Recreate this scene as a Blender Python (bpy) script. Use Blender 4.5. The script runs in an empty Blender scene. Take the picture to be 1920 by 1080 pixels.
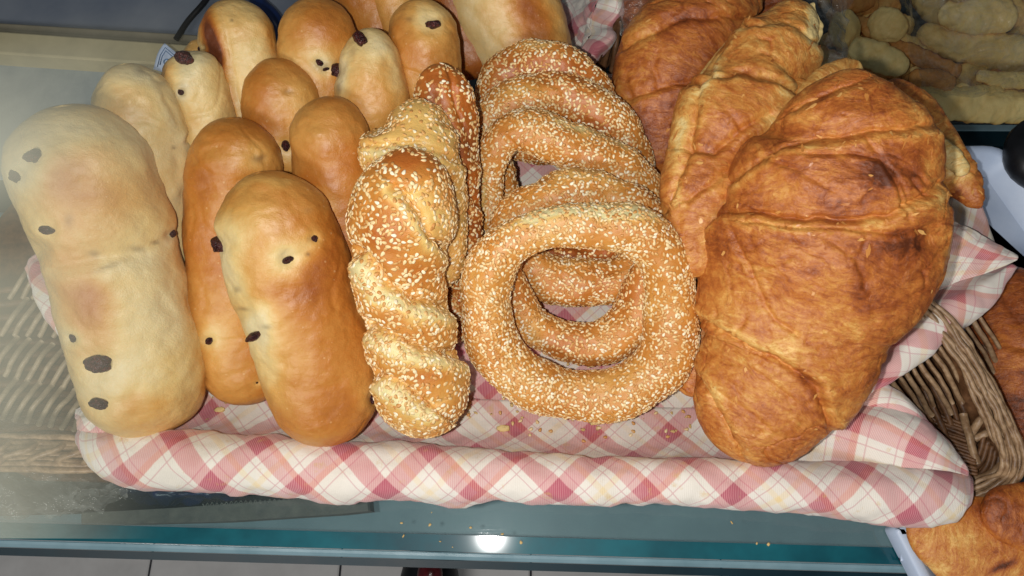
import bpy, math, random
import numpy as np
from mathutils import Vector, Matrix

# ------------------------------------------------------------------ camera, world, lamps
F = 1387.0                       # focal length in pixels of the 1920 wide photograph
H = 0.40                         # camera height over the glass shelf (metres)
ALPHA = math.radians(19.8)
CAM = np.array([0.0, 0.0, H])
scene = bpy.context.scene
col = scene.collection
cd = bpy.data.cameras.new('camera'); cam = bpy.data.objects.new('camera', cd); col.objects.link(cam)
cd.sensor_width = 36.0; cd.lens = 36.0 * F / 1920.0
cd.clip_start = 0.01; cd.clip_end = 50
cam.location = CAM; cam.rotation_euler = (ALPHA, 0, 0)
scene.camera = cam
world = bpy.data.worlds.new('World'); scene.world = world; world.use_nodes = True
wb = world.node_tree.nodes['Background']
wb.inputs[0].default_value = (0.80, 0.90, 1.0, 1); wb.inputs[1].default_value = 0.075
ld = bpy.data.lights.new('camera_flash', 'POINT'); ld.energy = 3.75; ld.shadow_soft_size = 0.0035
ld.color = (1.0, 0.985, 0.95)
lamp = bpy.data.objects.new('camera_flash', ld); col.objects.link(lamp)
lamp.location = (-0.022, -0.002, H + 0.002)
sd = bpy.data.lights.new('floor_fill_lamp', 'AREA'); sd.shape = 'RECTANGLE'; sd.size = 1.2; sd.size_y = 0.5; sd.energy = 24  # unseen area lamp added to brighten the floor tiles
sd.color = (1.0, 0.97, 0.93)
slamp = bpy.data.objects.new('floor_fill_lamp', sd); col.objects.link(slamp)
slamp.location = (-0.6, -1.5, 1.3)
slamp.rotation_euler = Vector((0.5, 1.0, -2.2)).to_track_quat('-Z', 'Y').to_euler()
vs = scene.view_settings
vs.view_transform = 'Standard'; vs.look = 'None'; vs.exposure = -0.07; vs.gamma = 1.0
scene.cycles.max_bounces = 8; scene.cycles.transparent_max_bounces = 16
scene.cycles.use_denoising = True
scene.cycles.caustics_reflective = False; scene.cycles.caustics_refractive = False

rng = np.random.default_rng(7); random.seed(7)
ca, sa = math.cos(ALPHA), math.sin(ALPHA)

def ray(px, py):
    x = (np.asarray(px, float) - 960) / F; y = (540 - np.asarray(py, float)) / F
    return np.stack([x, y * ca + sa, y * sa - ca], -1)
def P(px, py, z):
    """the point of the horizontal plane at height z that is seen at (px, py)"""
    d = ray(px, py); t = (np.asarray(z, float) - H) / d[..., 2]
    return CAM + d * t[..., None], t              # t is also the depth along the optical axis
def PT(px, py, z):
    return P(px, py, z)[0]
def proj(p):
    q = p - CAM
    dep = -(q[..., 1] * (-sa) + q[..., 2] * ca)
    yy = q[..., 1] * ca + q[..., 2] * sa
    return 960 + F * q[..., 0] / dep, 540 - F * yy / dep, dep

# ------------------------------------------------------------------ noise
def _h(i, j, k, s):
    n = (i * 374761393 + j * 668265263 + k * 2147483647 + s * 974634777) & 0xFFFFFFFF
    n = ((n ^ (n >> 13)) * 1274126177) & 0xFFFFFFFF
    n = (n ^ (n >> 16)) & 0xFFFF
    return n / 65535.0 * 2 - 1
def noise(p, s=0):
    p = np.asarray(p, float); i = np.floor(p).astype(np.int64); f = p - i
    f = f * f * f * (f * (f * 6 - 15) + 10); r = 0
    for a in (0, 1):
        wa = f[..., 0] if a else 1 - f[..., 0]
        for b in (0, 1):
            wb_ = f[..., 1] if b else 1 - f[..., 1]
            for c in (0, 1):
                wc = f[..., 2] if c else 1 - f[..., 2]
                r = r + wa * wb_ * wc * _h(i[..., 0] + a, i[..., 1] + b, i[..., 2] + c, s)
    return r
def fbm(p, s=0, o=4, g=0.5):
    r = 0; a = 1.0; t = 0
    for k in range(o):
        r = r + a * noise(p * (2.03 ** k), s + k * 17); t += a; a *= g
    return r / t
def sstep(a, b, x):
    t = np.clip((x - a) / (b - a), 0, 1); return t * t * (3 - 2 * t)

# ------------------------------------------------------------------ object helpers
def tag(o, label=None, cat=None, group=None, kind=None):
    if label: o['label'] = label
    if cat: o['category'] = cat
    if group: o['group'] = group
    if kind: o['kind'] = kind
    return o
def thing(name, loc, label, cat, group=None):
    o = bpy.data.objects.new(name, None); col.objects.link(o); o.location = tuple(loc)
    o.empty_display_size = 0.02
    return tag(o, label, cat, group)
def mesh_np(name, V, faces, mat, parent=None, smooth=True, uv=None, attrs=None, loc=None):
    """V (n,3) world coordinates; faces: (m,4)/(m,3) array or list of arrays"""
    V = np.asarray(V, float)
    if not isinstance(faces, list): faces = [faces]
    faces = [np.asarray(f, np.int32) for f in faces if len(f)]
    org = np.array(parent.location) if parent is not None and parent.parent is None else None
    if parent is not None and parent.parent is not None:
        org = np.array(parent.location) + np.array(parent.parent.location)
    if parent is None: org = np.array(loc) if loc is not None else np.array([V[:, 0].mean(), V[:, 1].mean(), V[:, 2].min()])
    me = bpy.data.meshes.new(name)
    nl = sum(f.size for f in faces); nf = sum(len(f) for f in faces)
    me.vertices.add(len(V)); me.vertices.foreach_set('co', (V - org).astype(np.float32).ravel())
    me.loops.add(nl); me.polygons.add(nf)
    li = np.concatenate([f.ravel() for f in faces]); me.loops.foreach_set('vertex_index', li)
    tot = np.concatenate([np.full(len(f), f.shape[1]) for f in faces]); st = np.concatenate([[0], np.cumsum(tot)[:-1]])
    me.polygons.foreach_set('loop_start', st.astype(np.int32)); me.polygons.foreach_set('loop_total', tot.astype(np.int32))
    me.polygons.foreach_set('use_smooth', np.full(nf, smooth))
    if uv is not None:
        l = me.uv_layers.new(name='uv'); l.data.foreach_set('uv', np.asarray(uv, np.float32)[li].ravel())
    if attrs:
        for k, a in attrs.items():
            t = me.attributes.new(k, 'FLOAT', 'POINT'); t.data.foreach_set('value', np.asarray(a, np.float32).ravel())
    me.update(calc_edges=True); me.validate()
    if mat: me.materials.append(mat)
    o = bpy.data.objects.new(name, me); col.objects.link(o)
    if parent is not None: o.parent = parent
    else: o.location = tuple(org)
    return o
def grid_faces(nu, nv, cu=False, cv=False, base=0):
    I, J = np.meshgrid(np.arange(nu if cu else nu - 1), np.arange(nv if cv else nv - 1), indexing='ij')
    a = I * nv + J; b = ((I + 1) % nu) * nv + J; c = ((I + 1) % nu) * nv + (J + 1) % nv; d = I * nv + (J + 1) % nv
    return np.stack([a, b, c, d], -1).reshape(-1, 4) + base
def catmull(pts, n, closed=False, arc=True):
    """smooth resampling of control rows (k, d); first three columns are the position"""
    p = np.asarray(pts, float); k = len(p)
    if closed: q = np.vstack([p[-1:], p, p[:2]]); segs = k
    else: q = np.vstack([2 * p[0] - p[1], p, 2 * p[-1] - p[-2]]); segs = k - 1
    m = 24; out = []
    for i in range(segs):
        t = (np.arange(m) / m)[:, None]; a, b, c, d = q[i], q[i + 1], q[i + 2], q[i + 3]
        out.append(0.5 * (2 * b + (c - a) * t + (2 * a - 5 * b + 4 * c - d) * t ** 2 + (3 * b - a - 3 * c + d) * t ** 3))
    out.append(q[segs + 1][None]); o = np.vstack(out)
    L = np.concatenate([[0], np.cumsum(np.linalg.norm(np.diff(o[:, :3], axis=0), axis=1))])
    if closed: s = np.arange(n) / n
    elif arc == 'cap': u = np.linspace(0, 1, n); s = 0.45 * u + 0.55 * (1 - np.cos(np.pi * u)) / 2
    else: s = np.linspace(0, 1, n)
    S = s * L[-1]
    return np.stack([np.interp(S, L, o[:, j]) for j in range(o.shape[1])], -1), S, L[-1]
def norm(v): return v / np.maximum(np.linalg.norm(v, axis=-1, keepdims=True), 1e-12)
def rod(C, r, n=8, closed=False, twist=0):
    """plain tube about points C (k,3): vertices and faces"""
    C = np.asarray(C, float); r = np.broadcast_to(np.asarray(r, float), (len(C),))
    T = norm(np.gradient(C, axis=0)); ref = np.array([0, 0, 1.0]) if abs(T[:, 2]).mean() < .8 else np.array([1.0, 0, 0])
    S = norm(np.cross(T, ref)); U = np.cross(S, T)
    th = np.arange(n) / n * 2 * np.pi
    V = C[:, None] + r[:, None, None] * (np.cos(th)[None, :, None] * U[:, None] + np.sin(th)[None, :, None] * S[:, None])
    V = V.reshape(-1, 3); f = [grid_faces(len(C), n, closed, True)]
    if not closed: f += [np.arange(n)[::-1][None], (np.arange(n) + (len(C) - 1) * n)[None]]
    return V, f
def merge(parts):
    V = []; Fq = {}; b = 0
    for v, fs in parts:
        if not isinstance(fs, list): fs = [fs]
        for f in fs:
            f = np.asarray(f); Fq.setdefault(f.shape[1], []).append(f + b)
        V.append(v); b += len(v)
    return np.vstack(V), [np.vstack(x) for x in Fq.values()]
def boxv(x0, x1, y0, y1, z0, z1):
    V = np.array([[x, y, z] for x in (x0, x1) for y in (y0, y1) for z in (z0, z1)], float)
    f = np.array([[0, 1, 3, 2], [4, 6, 7, 5], [0, 4, 5, 1], [2, 3, 7, 6], [0, 2, 6, 4], [1, 5, 7, 3]])
    return V, [f]
def prism(top, z0, z1):
    """closed slab: polygon (k,2) between z0 and z1, bevelled top edge"""
    t = np.asarray(top, float); k = len(t); c = t.mean(0); s = c + (t - c) * 0.985
    V = np.vstack([np.c_[t, np.full(k, z0)], np.c_[t, np.full(k, z1 - .0015)], np.c_[s, np.full(k, z1)]])
    i = np.arange(k); j = (i + 1) % k
    return V, [np.stack([i, j, j + k, i + k], 1), np.stack([i + k, j + k, j + 2 * k, i + 2 * k], 1), (i + 2 * k)[None], i[::-1][None]]
def bevel(o, w=0.001, seg=2):
    m = o.modifiers.new('bevel', 'BEVEL'); m.width = w; m.segments = seg; m.limit_method = 'ANGLE'; return o

# ------------------------------------------------------------------ shader helpers
class M:
    def __init__(s, name):
        s.m = bpy.data.materials.new(name); s.m.use_nodes = True; s.t = s.m.node_tree
        s.b = s.t.nodes['Principled BSDF']; s.out = s.t.nodes['Material Output']
    def n(s, typ, ins=None, **kw):
        nd = s.t.nodes.new(typ)
        for k, v in kw.items(): setattr(nd, k, v)
        for k, v in (ins or {}).items(): s.set(nd, k, v)
        return nd
    def set(s, nd, k, v):
        if isinstance(v, bpy.types.NodeSocket): s.t.links.new(v, nd.inputs[k])
        else: nd.inputs[k].default_value = v
    def p(s, **kw):
        for k, v in kw.items(): s.set(s.b, k.replace('_', ' '), v)
    def math(s, op, a, b=0.0, c=None, clamp=False):
        nd = s.n('ShaderNodeMath', operation=op); nd.use_clamp = clamp
        s.set(nd, 0, a); s.set(nd, 1, b)
        if c is not None: s.set(nd, 2, c)
        return nd.outputs[0]
    def attr(s, name): return s.n('ShaderNodeAttribute', attribute_name=name).outputs['Fac']
    def obj(s): return s.n('ShaderNodeTexCoord').outputs['Object']
    def scale(s, v, k): return s.n('ShaderNodeMapping', {'Vector': v, 'Scale': k}).outputs[0]
    def noise(s, v, sc, det=4, rough=.55, dist=0.0):
        nd = s.n('ShaderNodeTexNoise', {'Scale': sc, 'Detail': det, 'Roughness': rough, 'Distortion': dist})
        if v is not None: s.set(nd, 'Vector', v)
        return nd.outputs['Fac']
    def ramp(s, f, stops, interp='LINEAR'):
        nd = s.n('ShaderNodeValToRGB'); s.set(nd, 0, f); e = nd.color_ramp.elements; nd.color_ramp.interpolation = interp
        while len(e) < len(stops): e.new(.5)
        for x, (ps, c) in zip(e, stops):
            x.position = ps; x.color = (*c, 1) if len(c) == 3 else c
        return nd.outputs[0]
    def mix(s, f, a, b, mode='MIX'):
        nd = s.n('ShaderNodeMix', data_type='RGBA', blend_type=mode); s.set(nd, 0, f)
        s.set(nd, 6, a if not isinstance(a, tuple) else (*a, 1)); s.set(nd, 7, b if not isinstance(b, tuple) else (*b, 1))
        return nd.outputs[2]
    def bump(s, h, strength=.4, dist=.001, prev=None):
        nd = s.n('ShaderNodeBump', {'Height': h, 'Strength': strength, 'Distance': dist})
        if prev is not None: s.set(nd, 'Normal', prev)
        return nd.outputs[0]
def rgb(r, g, b):                       # sRGB 0..255 to linear
    f = lambda c: (c / 255 / 12.92) if c / 255 <= .04045 else ((c / 255 + .055) / 1.055) ** 2.4
    return (f(r), f(g), f(b))

# crust of the raisin rolls
def crust_mat(name, stops, rough=.41, coat=0.0):
    m = M(name); ob = m.obj(); bake = m.attr('bake'); stain = m.attr('stain')
    n1 = m.noise(ob, 45, 3, .6); n2 = m.noise(ob, 420, 4, .65); n3 = m.noise(ob, 1900, 2, .5)
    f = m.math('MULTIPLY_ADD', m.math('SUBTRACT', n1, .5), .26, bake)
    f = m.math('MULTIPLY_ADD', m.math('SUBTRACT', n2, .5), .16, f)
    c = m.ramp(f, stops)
    # small blisters and pores
    vo = m.n('ShaderNodeTexVoronoi', {'Vector': ob, 'Scale': 260.0}); vd = m.math('LESS_THAN', vo.outputs['Distance'], .13)
    sp = m.math('MULTIPLY', vd, m.math('GREATER_THAN', m.noise(ob, 90, 2), .57))
    c = m.mix(m.math('MULTIPLY', sp, .28), c, rgb(240, 205, 150))
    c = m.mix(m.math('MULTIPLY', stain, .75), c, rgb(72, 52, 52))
    wk = m.noise(m.scale(ob, (150, 330, 150)), 1, 4, .6, 1.5); b = m.bump(n1, .3, .004); b = m.bump(n2, .3, .0012, b); b = m.bump(wk, .15, .001, b); b = m.bump(n3, .3, .0005, b); b = m.bump(sp, .3, .0006, b)
    rg = m.math('MULTIPLY_ADD', n2, .16, rough - .06)
    m.p(Base_Color=c, Roughness=rg, Normal=b); m.b.inputs['Specular IOR Level'].default_value = .5
    m.b.inputs['Coat Weight'].default_value = .12; m.b.inputs['Coat Roughness'].default_value = .32; m.b.inputs['Subsurface Weight'].default_value = .06; m.b.inputs['Subsurface Radius'].default_value = (.004, .002, .001)
    m.b.inputs['Subsurface Scale'].default_value = 1.0
    return m.m
roll_stops = [(0, rgb(226, 206, 158)), (.2, rgb(226, 194, 130)), (.42, rgb(212, 158, 82)), (.65, rgb(188, 118, 46)), (.85, rgb(154, 84, 30)), (1, rgb(104, 52, 24))]
MAT_ROLL = crust_mat('roll_crust', roll_stops)
MAT_SES = crust_mat('sesame_crust', [(0, rgb(232, 218, 160)), (.22, rgb(230, 190, 110)), (.5, rgb(210, 142, 62)), (.75, rgb(182, 100, 34)), (1, rgb(118, 56, 22))], .44)

def croissant_mat():
    m = M('croissant_crust'); ob = m.obj(); bake = m.attr('bake'); pale = m.attr('pale')
    uvn = m.n('ShaderNodeUVMap', uv_map='uv').outputs[0]
    wob = m.n('ShaderNodeTexNoise', {'Vector': ob, 'Scale': 40.0, 'Detail': 3.0})
    add = m.n('ShaderNodeVectorMath', operation='MULTIPLY_ADD'); m.set(add, 0, wob.outputs['Color']); add.inputs[1].default_value = (.016, .016, 0); m.set(add, 2, uvn)
    st = m.noise(m.scale(add.outputs[0], (430, 90, 1)), 1, 6, .72, .5)          # flaky layers running round the roll
    st2 = m.noise(m.scale(add.outputs[0], (1500, 240, 1)), 1, 3, .6)
    n1 = m.noise(ob, 62, 5, .66, .9); n2 = m.noise(ob, 420, 6, .75, .8)
    vo = m.n('ShaderNodeTexVoronoi', {'Vector': m.n('ShaderNodeVectorMath', {0: wob.outputs['Color'], 1: (.03, .03, .03), 2: ob}, operation='MULTIPLY_ADD').outputs[0], 'Scale': 115.0}, feature='DISTANCE_TO_EDGE')
    cr = m.math('SUBTRACT', 1.0, m.math('MULTIPLY', vo.outputs['Distance'], 9.0, clamp=True), clamp=True)
    f = m.math('MULTIPLY_ADD', m.math('SUBTRACT', n1, .5), .22, bake)
    f = m.math('MULTIPLY_ADD', m.math('SUBTRACT', n2, .5), .56, f)
    f = m.math('MULTIPLY_ADD', m.math('SUBTRACT', st, .5), .78, f)
    f = m.math('MULTIPLY_ADD', m.math('SUBTRACT', st2, .5), .16, f)
    pn = m.noise(m.scale(add.outputs[0], (95, 48, 1)), 1, 7, .72, .6); pt = m.ramp(pn, [(.50, (0, 0, 0)), (.535, (1, 1, 1))]); pd = m.ramp(pn, [(.40, (1, 1, 1)), (.44, (0, 0, 0))])
    f = m.math('MULTIPLY_ADD', pt, -.055, f); f = m.math('MULTIPLY_ADD', pd, .06, f)
    vein = m.ramp(m.noise(ob, 95, 4, .6, 1.2), [(.47, (0, 0, 0)), (.50, (1, 1, 1)), (.53, (0, 0, 0))]); f = m.math('MULTIPLY_ADD', vein, .05, f)
    f = m.math('MULTIPLY_ADD', pale, -.30, f)
    c = m.ramp(f, [(0, rgb(246, 218, 150)), (.18, rgb(233, 184, 104)), (.36, rgb(210, 142, 68)), (.54, rgb(188, 110, 48)), (.74, rgb(152, 78, 34)), (1, rgb(92, 44, 20))])
    b = m.bump(n1, .2, .004); b = m.bump(pt, .35, .0007, b); b = m.bump(vein, -.3, .0008, b); b = m.bump(st, .2, .0015, b); b = m.bump(n2, .34, .0012, b); b = m.bump(st2, .3, .0005, b)
    m.p(Base_Color=c, Roughness=m.math('MULTIPLY_ADD', n2, .4, .15), Normal=b); m.b.inputs['Specular IOR Level'].default_value = .45
    return m.m
MAT_CRO = croissant_mat()
def flake_mat():
    m = M('pastry_flake_sheet'); r = m.n('ShaderNodeNewGeometry').outputs['Random Per Island']
    m.p(Base_Color=m.ramp(r, [(0, rgb(178, 104, 46)), (.6, rgb(204, 136, 66)), (1, rgb(226, 172, 100))]), Roughness=.4); return m.m
MAT_FLAKE = flake_mat()

def seed_mat():
    m = M('sesame_seed'); g = m.n('ShaderNodeNewGeometry').outputs['Random Per Island']; oi = m.n('ShaderNodeObjectInfo').outputs['Random']
    r = m.math('FRACT', m.math('ADD', g, oi))
    c = m.ramp(r, [(0, rgb(208, 146, 78)), (.25, rgb(224, 174, 106)), (.5, rgb(236, 202, 142)), (.8, rgb(246, 224, 176)), (1, rgb(252, 240, 210))])
    m.p(Base_Color=c, Roughness=.42); m.b.inputs['Specular IOR Level'].default_value = .5
    m.b.inputs['Subsurface Weight'].default_value = 0.0
    return m.m
MAT_SEED = seed_mat()
def raisin_mat():
    m = M('raisin_skin'); ob = m.obj(); n = m.noise(ob, 3.2, 5, .65, .8)
    c = m.ramp(n, [(.3, rgb(24, 8, 12)), (.5, rgb(62, 24, 26)), (.68, rgb(112, 50, 42))])
    m.p(Base_Color=c, Roughness=.3, Normal=m.bump(m.noise(ob, 2.2, 2, .5, 1.0), 1.0, .0016, m.bump(n, 1.0, .0009))); return m.m
MAT_RAISIN = raisin_mat()

def cloth_mat():
    m = M('checked_linen'); uv = m.n('ShaderNodeUVMap', uv_map='uv').outputs[0]
    nz = m.n('ShaderNodeTexNoise', {'Vector': m.obj(), 'Scale': 30.0, 'Detail': 2.0}).outputs['Color']
    uvw = m.n('ShaderNodeVectorMath', {0: nz, 1: (.0022, .0022, 0), 2: uv}, operation='MULTIPLY_ADD').outputs[0]
    sx = m.n('ShaderNodeSeparateXYZ', {0: uvw}); PER = .0284
    def pulse(f, a, b, e=.012):
        lo = m.n('ShaderNodeMapRange', {'Value': f, 'From Min': a - e, 'From Max': a + e}).outputs[0]
        hi = m.n('ShaderNodeMapRange', {'Value': f, 'From Min': b - e, 'From Max': b + e}).outputs[0]
        return m.math('SUBTRACT', lo, hi, clamp=True)
    def axis(v, off):
        q = m.math('ADD', m.math('DIVIDE', v, PER), off); f = m.math('FRACT', q)
        alt = m.math('GREATER_THAN', m.math('FRACT', m.math('MULTIPLY', q, .5)), .5)
        wide = m.math('MULTIPLY_ADD', alt, -.22, pulse(f, .06, .46)); wide = m.math('MULTIPLY', wide, 1.0, clamp=True)
        wide = m.math('MULTIPLY', pulse(f, .08, .41), m.math('MULTIPLY_ADD', alt, -.18, 1.0))
        thin = m.math('ADD', pulse(f, .53, .548, .008), pulse(f, .955, .973, .008), clamp=True)
        orange = m.math('MULTIPLY', pulse(f, .30, .41), alt)
        yellow = m.math('MULTIPLY', pulse(f, .70, .80), m.math('SUBTRACT', 1.0, alt))
        return wide, thin, orange, yellow
    w1, t1, o1, y1 = axis(sx.outputs[0], 0.1); w2, t2, o2, y2 = axis(sx.outputs[1], .35)
    tw = m.n('ShaderNodeTexWave', {'Vector': uv, 'Scale': 520.0, 'Distortion': .6, 'Detail': 1.0}, bands_direction='DIAGONAL').outputs['Fac']
    tw2 = m.n('ShaderNodeTexWave', {'Vector': uv, 'Scale': 620.0, 'Distortion': .8}, bands_direction='X').outputs['Fac']
    blot = m.noise(m.obj(), 75, 4, .6)
    s = m.math('ADD', m.math('MULTIPLY', w1, .5), m.math('MULTIPLY', w2, .5))
    s = m.math('MULTIPLY', s, m.math('MULTIPLY_ADD', tw, .5, .68)); s = m.math('MULTIPLY', s, m.math('MULTIPLY_ADD', blot, .5, .74))
    white = m.mix(m.noise(m.obj(), 38, 3), rgb(246, 240, 232), rgb(226, 216, 200))
    c = m.mix(m.math('ADD', m.math('MULTIPLY', y1, .5), m.math('MULTIPLY', y2, .5)), white, m.mix(blot, white, rgb(240, 205, 130)))
    c = m.mix(m.math('MULTIPLY', m.math('ADD', o1, o2, clamp=True), .30), c, rgb(240, 180, 130))
    cc = m.ramp(s, [(0, (1, 1, 1)), (.06, (1, 1, 1)), (.36, rgb(243, 206, 210)), (.56, rgb(236, 182, 190)), (.78, rgb(216, 138, 156)), (1, rgb(200, 106, 130))])
    c = m.mix(1.0, c, cc, 'MULTIPLY')
    c = m.mix(m.math('MULTIPLY', m.math('ADD', t1, t2, clamp=True), .42), c, rgb(196, 92, 116))
    # crumbs of grease and yellow stains
    gr = m.ramp(m.noise(m.obj(), 110, 5, .7), [(.60, (0, 0, 0)), (.70, (1, 1, 1))])
    c = m.mix(m.math('MULTIPLY', gr, .45), c, rgb(216, 178, 108))
    b = m.bump(tw, .25, .0003); b = m.bump(tw2, .2, .0003, b); b = m.bump(m.noise(m.obj(), 160, 3), .25, .0015, b)
    m.p(Base_Color=c, Roughness=.9, Normal=b); m.b.inputs['Specular IOR Level'].default_value = .15
    m.b.inputs['Sheen Weight'].default_value = .25
    return m.m
MAT_CLOTH = cloth_mat()

def simple(name, c1, c2, sc=60, rough=.5, bump=.2, bd=.001, spec=.4, det=4, metal=0.0, stretch=None):
    m = M(name); v = m.obj()
    if stretch: v = m.scale(v, stretch)
    n = m.noise(v, sc, det, .6); c = m.ramp(n, [(.3, c1), (.7, c2)])
    m.p(Base_Color=c, Roughness=m.math('MULTIPLY_ADD', n, .2, rough - .1), Normal=m.bump(n, bump, bd), Metallic=metal)
    m.b.inputs['Specular IOR Level'].default_value = spec
    return m.m
MAT_WICKER = simple('wicker_cane', rgb(112, 82, 56), rgb(178, 148, 114), 220, .42, .5, .001, .5)
MAT_WICKER_DK = simple('wicker_cane_dark', rgb(72, 46, 28), rgb(118, 82, 52), 220, .5, .5, .001, .4)
MAT_TRAY = simple('tray_plastic', rgb(176, 192, 218), rgb(196, 208, 228), 30, .35, .05, .001, .5)
MAT_TILE = simple('floor_tile', rgb(190, 188, 186), rgb(208, 206, 204), 14, .35, .1, .001, .4)
MAT_GROUT = simple('tile_grout', rgb(40, 42, 48), rgb(60, 62, 68), 90, .8, .3)
MAT_EDGE = simple('glass_edge_teal', rgb(4, 62, 74), rgb(12, 100, 112), 25, .45, .03, .001, .25)
MAT_EDGE_L = simple('glass_edge_pale', rgb(108, 138, 148), rgb(132, 160, 170), 40, .16, .03, .001, .8)
MAT_EDGE_D = simple('glass_edge_dark', rgb(8, 28, 36), rgb(14, 44, 54), 25, .4, .03, .001, .25)
MAT_EDGE.node_tree.nodes['Principled BSDF'].inputs['Coat Weight'].default_value = 1.0
MAT_EDGE.node_tree.nodes['Principled BSDF'].inputs['Coat Roughness'].default_value = .07
MAT_STEEL = simple('brushed_panel', rgb(96, 104, 118), rgb(116, 122, 132), 20, .5, .1, .001, .4)
MAT_RAIL = simple('beige_rail', rgb(160, 150, 118), rgb(184, 172, 136), 40, .5, .1)
MAT_RAIL_D = simple('taupe_rail', rgb(110, 104, 88), rgb(136, 128, 110), 40, .5, .1)
MAT_BLACK = simple('black_plastic', rgb(12, 12, 14), rgb(26, 26, 30), 60, .4, .2)
MAT_CARD = simple('grey_cardboard', rgb(84, 84, 80), rgb(108, 106, 98), 160, .7, .4)
MAT_NAVY = simple('navy_plastic', rgb(14, 22, 44), rgb(22, 44, 92), 60, .3, .3)
MAT_PAPER = simple('pale_blue_paper', rgb(120, 134, 144), rgb(150, 160, 164), 60, .7, .1)
MAT_BLUE = simple('blue_print', rgb(70, 110, 160), rgb(90, 130, 175), 60, .6, .1)
MAT_RED = simple('red_leather', rgb(62, 14, 18), rgb(104, 22, 28), 60, .25, .2, .001, .6)
MAT_COOKIE = simple('pale_biscuit', rgb(205, 170, 104), rgb(226, 196, 136), 90, .6, .5, .003)
MAT_UNDER = simple('lower_shelf_panel', rgb(112, 134, 142), rgb(126, 150, 156), 22, .35, .05, .001, .4)

def pane_mat():
    m = M('clear_shelf_glass'); t = m.t
    tr = m.n('ShaderNodeBsdfTransparent', {'Color': (.90, .955, .955, 1)})
    sm = m.noise(m.obj(), 60, 5, .7); sc = m.noise(m.scale(m.obj(), (30, 900, 30)), 1, 3, .6)
    gl = m.n('ShaderNodeBsdfGlossy', {'Color': (1, 1, 1, 1), 'Roughness': m.math('MULTIPLY_ADD', sm, .06, .02), 'Normal': m.bump(sc, .05, .0003, m.bump(m.noise(m.obj(), 260, 5, .75), .025, .0005))})
    df = m.n('ShaderNodeBsdfDiffuse', {'Color': (*rgb(150, 170, 172), 1)})
    lw = m.n('ShaderNodeFresnel', {'IOR': 1.5})
    a = m.n('ShaderNodeMixShader', {0: m.math('MULTIPLY_ADD', sm, .06, .02), 1: tr.outputs[0], 2: df.outputs[0]})
    bf = m.n('ShaderNodeNewGeometry').outputs['Backfacing']
    b = m.n('ShaderNodeMixShader', {0: m.math('MULTIPLY', lw.outputs[0], m.math('SUBTRACT', 1.0, bf)), 1: a.outputs[0], 2: gl.outputs[0]})
    t.links.new(b.outputs[0], m.out.inputs[0]); return m.m
MAT_PANE = pane_mat()
def film_mat(name, base=.05, amp=.2, tint=(200, 206, 204), fog=None, rough=.12):
    """clear plastic film: mostly see-through, creased, a little milky; fog = attribute of painted haze"""
    m = M(name); t = m.t; ob = m.obj()
    n = m.noise(ob, 55, 5, .7, 1.2); n2 = m.noise(ob, 14, 3, .6, .6)
    tr = m.n('ShaderNodeBsdfTransparent', {'Color': (.97, .98, .97, 1)})
    bp = m.bump(n, .8 if not fog else .15, .004)
    gl = m.n('ShaderNodeBsdfGlossy', {'Color': (1, 1, 1, 1), 'Roughness': rough, 'Normal': bp})
    df = m.n('ShaderNodeBsdfDiffuse', {'Color': (*rgb(*tint), 1)})
    if not fog: m.set(df, 'Normal', bp)
    k = m.math('MULTIPLY_ADD', m.ramp(n, [(.45, (0, 0, 0)), (.8, (1, 1, 1))]), amp, base)
    if fog: k = m.math('MULTIPLY', m.attr(fog), m.math('MULTIPLY_ADD', n2, .5, .75), clamp=True)
    a = m.n('ShaderNodeMixShader', {0: k, 1: tr.outputs[0], 2: df.outputs[0]})
    lw = m.n('ShaderNodeFresnel', {'IOR': 1.35, 'Normal': bp})
    fg = m.math('MULTIPLY', m.math('MINIMUM', lw.outputs[0], .3), m.math('MULTIPLY', m.attr(fog), .5) if fog else .9, clamp=True)
    b = m.n('ShaderNodeMixShader', {0: fg, 1: a.outputs[0], 2: gl.outputs[0]})
    t.links.new(b.outputs[0], m.out.inputs[0]); return m.m
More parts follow.
